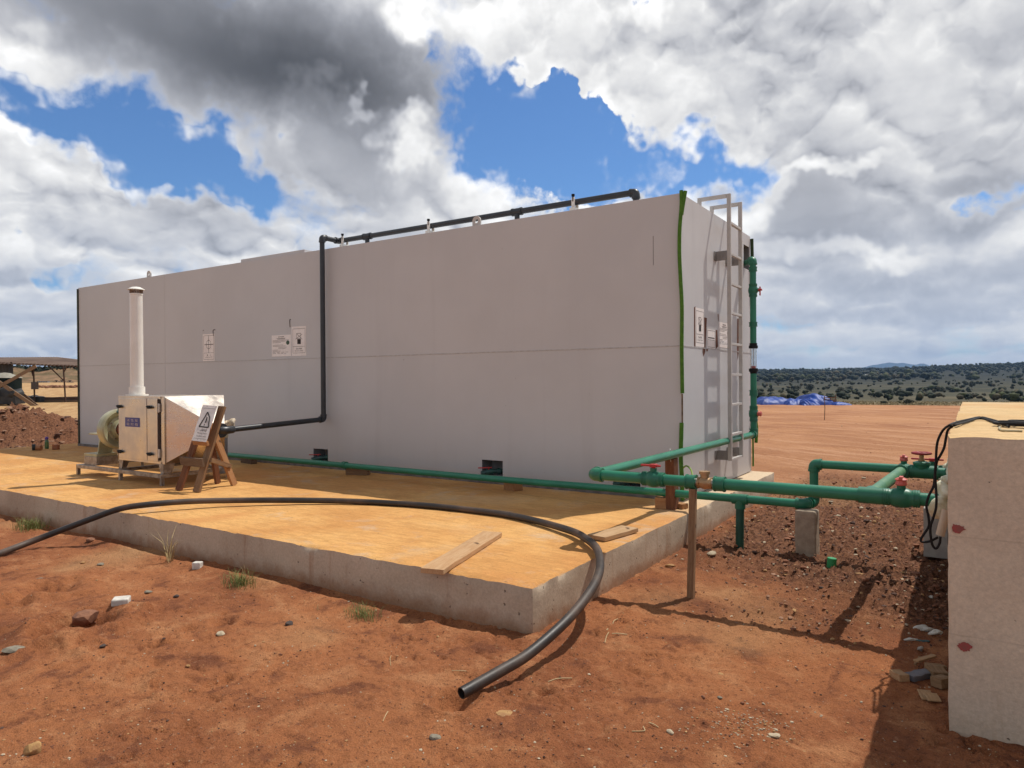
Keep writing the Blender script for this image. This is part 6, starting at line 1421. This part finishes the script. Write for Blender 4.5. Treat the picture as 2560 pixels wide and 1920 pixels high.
TREES = [(2028, 979, 22, 'bush', 0, 1, 'dense dark tree clump directly behind the tall blue tarpaulin', 1.1), (1989, 980, 20, 'bush', 0, 2, 'dark rounded tree left of the dense clump', .9), (1927, 986, 16, 'tree', 0, 3, 'flat-crowned dark tree behind the leftmost tarpaulin', 1.2), (1952, 988, 14, 'tree', 3, 4, 'light green small tree behind the leftmost tarpaulin', 1.1), (1900, 980, 10, 'bush', 3, 5, 'pale round bush beside the riser pipe', 1.3),
         (2218, 1000, 19, 'tree', 0, 6, 'flat-crowned dark tree with thin trunk, middle of the slope', 1.25), (2189, 996, 17, 'bush', 0, 7, 'dark shrub left of the flat-crowned tree', 1.0), (2272, 1012, 16, 'bush', 0, 8, 'wide dark green shrub at the edge of the yard', 1.5), (2210, 1011, 10, 'bush', 0, 9, 'low dark hedge-like shrub left of the wide one', 1.9), (2250, 1010, 8, 'bush', 3, 10, 'green low shrub between two dark ones', 1.4), (2300, 1013, 7, 'bush', 1, 11, 'small shrub right of the wide dark one', 1.2),
         (2518, 993, 14, 'bush', 0, 12, 'dark round bush above the wall top at right', 1.0), (2460, 995, 13, 'tree', 2, 13, 'thin brownish tree above the wall corner', .8), (2423, 992, 11, 'bush', 2, 14, 'brownish twiggy bush left of the wall corner', 1.3), (2530, 978, 14, 'tree', 0, 15, 'upright dark tree at the right edge of the photo', .7), (2430, 975, 20, 'tree', 1, 16, 'tall spreading tree on the slope at right', .9), (2325, 974, 11, 'bush', 0, 17, 'dark bush of the row at mid slope', 1.1), (2300, 977, 9, 'bush', 0, 18, 'smaller dark bush left in the mid-slope row', 1.2), (2358, 977, 9, 'bush', 0, 19, 'squat bush right in the mid-slope row', 1.2), (2281, 975, 8, 'bush', 1, 20, 'grey bush at the left of the mid-slope row', 1.2),
         (2100, 985, 18, 'tree', 1, 21, 'broad grey-green tree right of the tarpaulins', 1.1), (2122, 975, 11, 'bush', 1, 22, 'grey bush above the broad tree', 1.3), (2145, 988, 12, 'bush', 1, 23, 'dark bush right of the broad tree', 1.0), (2075, 968, 8, 'bush', 0, 24, 'small dark bush high above the tarpaulins', 1.1), (1965, 945, 9, 'bush', 0, 25, 'dark tree near a pale field, left part', 1.3), (1985, 948, 9, 'bush', 0, 26, 'dark tree right beside the pale field', 1.2), (2090, 946, 9, 'bush', 0, 27, 'dark clump mid slope behind the tarpaulins', 1.3), (2130, 946, 8, 'bush', 0, 28, 'dark clump right of the white tent', 1.4), (2205, 948, 7, 'bush', 0, 29, 'pair bush on the upper slope', 1.2), (2228, 947, 7, 'bush', 0, 30, 'right bush of the upper pair', 1.2), (2160, 984, 7, 'tree', 2, 31, 'bare thin tree between bushes', 1.0), (2335, 994, 9, 'tree', 2, 32, 'reddish thin shrub mid right', .9), (2358, 994, 8, 'bush', 2, 33, 'brown bush near the purple field', 1.3), (2490, 980, 8, 'bush', 1, 34, 'grey-green bush left of the round dark bush', 1.2), (2390, 971, 10, 'tree', 2, 35, 'thin tree with reddish soil below', .9)]
for (px, yb, hp, kd, lf, sd, lb, wd) in TREES: tree(px, yb, hp, kd, lf, sd, lb, wd)

# far wood: one mass
def ray_ground(px, py, lo=200, hi=2200):
    ds = np.exp(np.linspace(math.log(lo), math.log(hi), 500)); P_ = CAMP+ray(px, py)/FPX*ds[:, None]; hz = height(P_[:, 0], P_[:, 1])[0]; k = np.where(P_[:, 2] <= hz)[0]
    return ds[k[0]] if len(k) else 1200.0
TENT_D = ray_ground(2153, 937.5)
def far_wood():
    q = np.random.default_rng(5); base, f = ICO1; fa = np.array(f); V = []; F = []; MI = []; o = 0
    N = 9000; px = q.uniform(1840, 2900, N); ds = np.exp(q.uniform(math.log(150), math.log(2050), N))
    P_ = np.array([dp(a, 960, d) for a, d in zip(px, ds)]); z, _q = height(P_[:, 0], P_[:, 1]); dens = fbm(P_[:, 0], P_[:, 1], 1/90., 4, 95)+.5+sstep(700, 1300, ds)*.35
    keep = q.uniform(0, 1, N) < np.clip((dens-.18)*1.8, .05, 1)*np.where(ds < 330, .05, np.where(ds < 600, .20, np.where(ds < 950, .5, 1.0)))
    for p_, zz, d, pxx in zip(P_[keep], z[keep], ds[keep], px[keep]):
        if abs(pxx-2153) < 14 and TENT_D*.55 < d < TENT_D+25: continue
        h = (q.uniform(1.0, 3.4)*min(1, .5+d/600) if d < 600 else q.uniform(3.0, 8.0)); w = h*q.uniform(.6, 1.3)
        nb = 4 if d < 350 else 2
        for _ in range(nb):
            off_ = q.normal(0, .35, 3)*np.array([w, w, h*.3]); s_ = q.uniform(.45, .8)
            v = base*(1+q.uniform(-.38, .38, (len(base), 1)))*np.array([w*.6*s_, w*.6*s_, h*.5*s_])+np.array([p_[0], p_[1], zz+h*.42])+off_
            V.append(v); F.append(fa+o); o += len(base); MI.append(np.full(len(fa), q.choice([0, 0, 1, 1, 2, 3]) if d < 900 else q.choice([0, 0, 0, 1])))
    V = np.vstack(V); F = np.vstack(F); me = bpy.data.meshes.new('far_wood'); me.vertices.add(len(V)); me.vertices.foreach_set('co', V.ravel()); me.loops.add(F.size); me.loops.foreach_set('vertex_index', F.ravel().astype(np.int32)); me.polygons.add(len(F)); me.polygons.foreach_set('loop_start', (np.arange(len(F))*3).astype(np.int32)); me.polygons.foreach_set('material_index', np.concatenate(MI).astype(np.int32)); me.update(calc_edges=True)
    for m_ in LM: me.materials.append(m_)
    ob = bpy.data.objects.new('far_wood', me); COL.objects.link(ob); tag(ob, 'far scrub and woodland covering the slope up to the skyline', kind='stuff')
far_wood()
def scrub_left():
    q = np.random.default_rng(6); mb = MB()
    for _ in range(1500):
        a = q.uniform(-60, 420); d = q.uniform(143, 190); p_ = G0(a, d); leafcloud(mb, p_+np.array([0, 0, .25]), (1.1, 1.1, .45), 7, .26, q)
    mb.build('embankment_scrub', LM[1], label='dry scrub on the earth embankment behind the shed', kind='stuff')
    mb = MB()
    for _ in range(2600):
        a = q.uniform(1870, 2620); d = q.uniform(50, 120); p_ = G0(a, d); leafcloud(mb, p_+np.array([0, 0, .10]), (.6, .6, .16), 4, .08, q)
    mb.build('dry_brush', mat('dry_brush_leaf', (.34, .26, .14), (.22, .18, .09), .3, .9), label='dry grass and brush along the edge of the yard', kind='stuff')
scrub_left()
# white tent roof and small pale roofs in the far wood
def far_at(px, d): p_ = dp(px, 960, d); p_[2] = gz(p_[0], p_[1]); return p_
d = TENT_D-6; c = dp(2153, 937.0, d); w = 8.5/FPX*d; h = 6.5/FPX*d; m2 = MB(); n = 12; V_ = []
for i in range(n+1):
    t = math.pi*i/n; x_ = -math.cos(t)*w; z_ = (math.sin(t)**.8)*h-2
    V_ += [c+CR*x_+np.array([0, 0, z_]), c+CR*x_*.98+CF*14+np.array([0, 0, z_])]
m2.add(V_, [(2*i, 2*i+2, 2*i+3, 2*i+1) for i in range(n)], True)
mwr = mat('white_roof', (.62, .62, .60), (.55, .55, .53), .2, .5)
tnt = thing('arched_tent', 'white arched tent roof in the far wood', 'tent', tuple(c-np.array([0, 0, 4]))); m2.build('canopy', mwr, tnt); MB().box(c+CF*6-np.array([0, 0, 2.0]), (w*1.5, 8, 4.5), RC).build('inner_shade', mat('tent_shadow', (.05, .05, .05), (.04, .04, .04), .2, .8), tnt)  # near-black box painted as the shade inside the tent
for px, py, wp, hp, lb in ((2114, 926, 5, 3, 'small white house on the skyline left of the tent'), (2123, 927, 5, 1.6, 'low white roof right of the white house'), (2141, 926.5, 5, 1.3, 'thin pale roof above the tent'), (2168, 938, 9, 1.4, 'long pale roof right of the tent')):
    d = min(ray_ground(px, py+1.5), 1500.)*.93; c = dp(px, py, d); b_ = thing('far_house', lb, 'house', tuple(c-np.array([0, 0, 4])), 'small far houses'); s_ = d/FPX
    MB().box(c-np.array([0, 0, 1.5]), (wp*s_, 5, hp*s_+2.0), RC).build('wall', mwr, b_)
    hw = wp*s_/2+.4; zt3 = (hp*s_+2.0)/2-1.5; MB().add([c+RC@np.array(v) for v in ((-hw, -3, zt3), (hw, -3, zt3), (hw, 3, zt3), (-hw, 3, zt3), (-hw, 0, zt3+1), (hw, 0, zt3+1))], [(0, 1, 5, 4), (2, 3, 4, 5), (0, 4, 3), (1, 2, 5)]).build('roof', mwr, b_)

# ================================================================= air
mb = MB(); mb.bx(-9900, 9900, -9900, 9900, -60, 260)
mhz = bpy.data.materials.new('haze_air'); mhz.use_nodes = True; th = NT(mhz.node_tree); th.n.clear(); oo = th.new('ShaderNodeOutputMaterial'); pv = th.new('ShaderNodeVolumePrincipled', {'Color': (.36, .60, 1.0, 1), 'Density': 1.0e-4, 'Anisotropy': 0.0}); th.l.new(pv.outputs[0], oo.inputs['Volume'])
hz = mb.build('haze', mhz, label='thin pale air that blues the far hills', kind='stuff', M=Matrix.Identity(4))
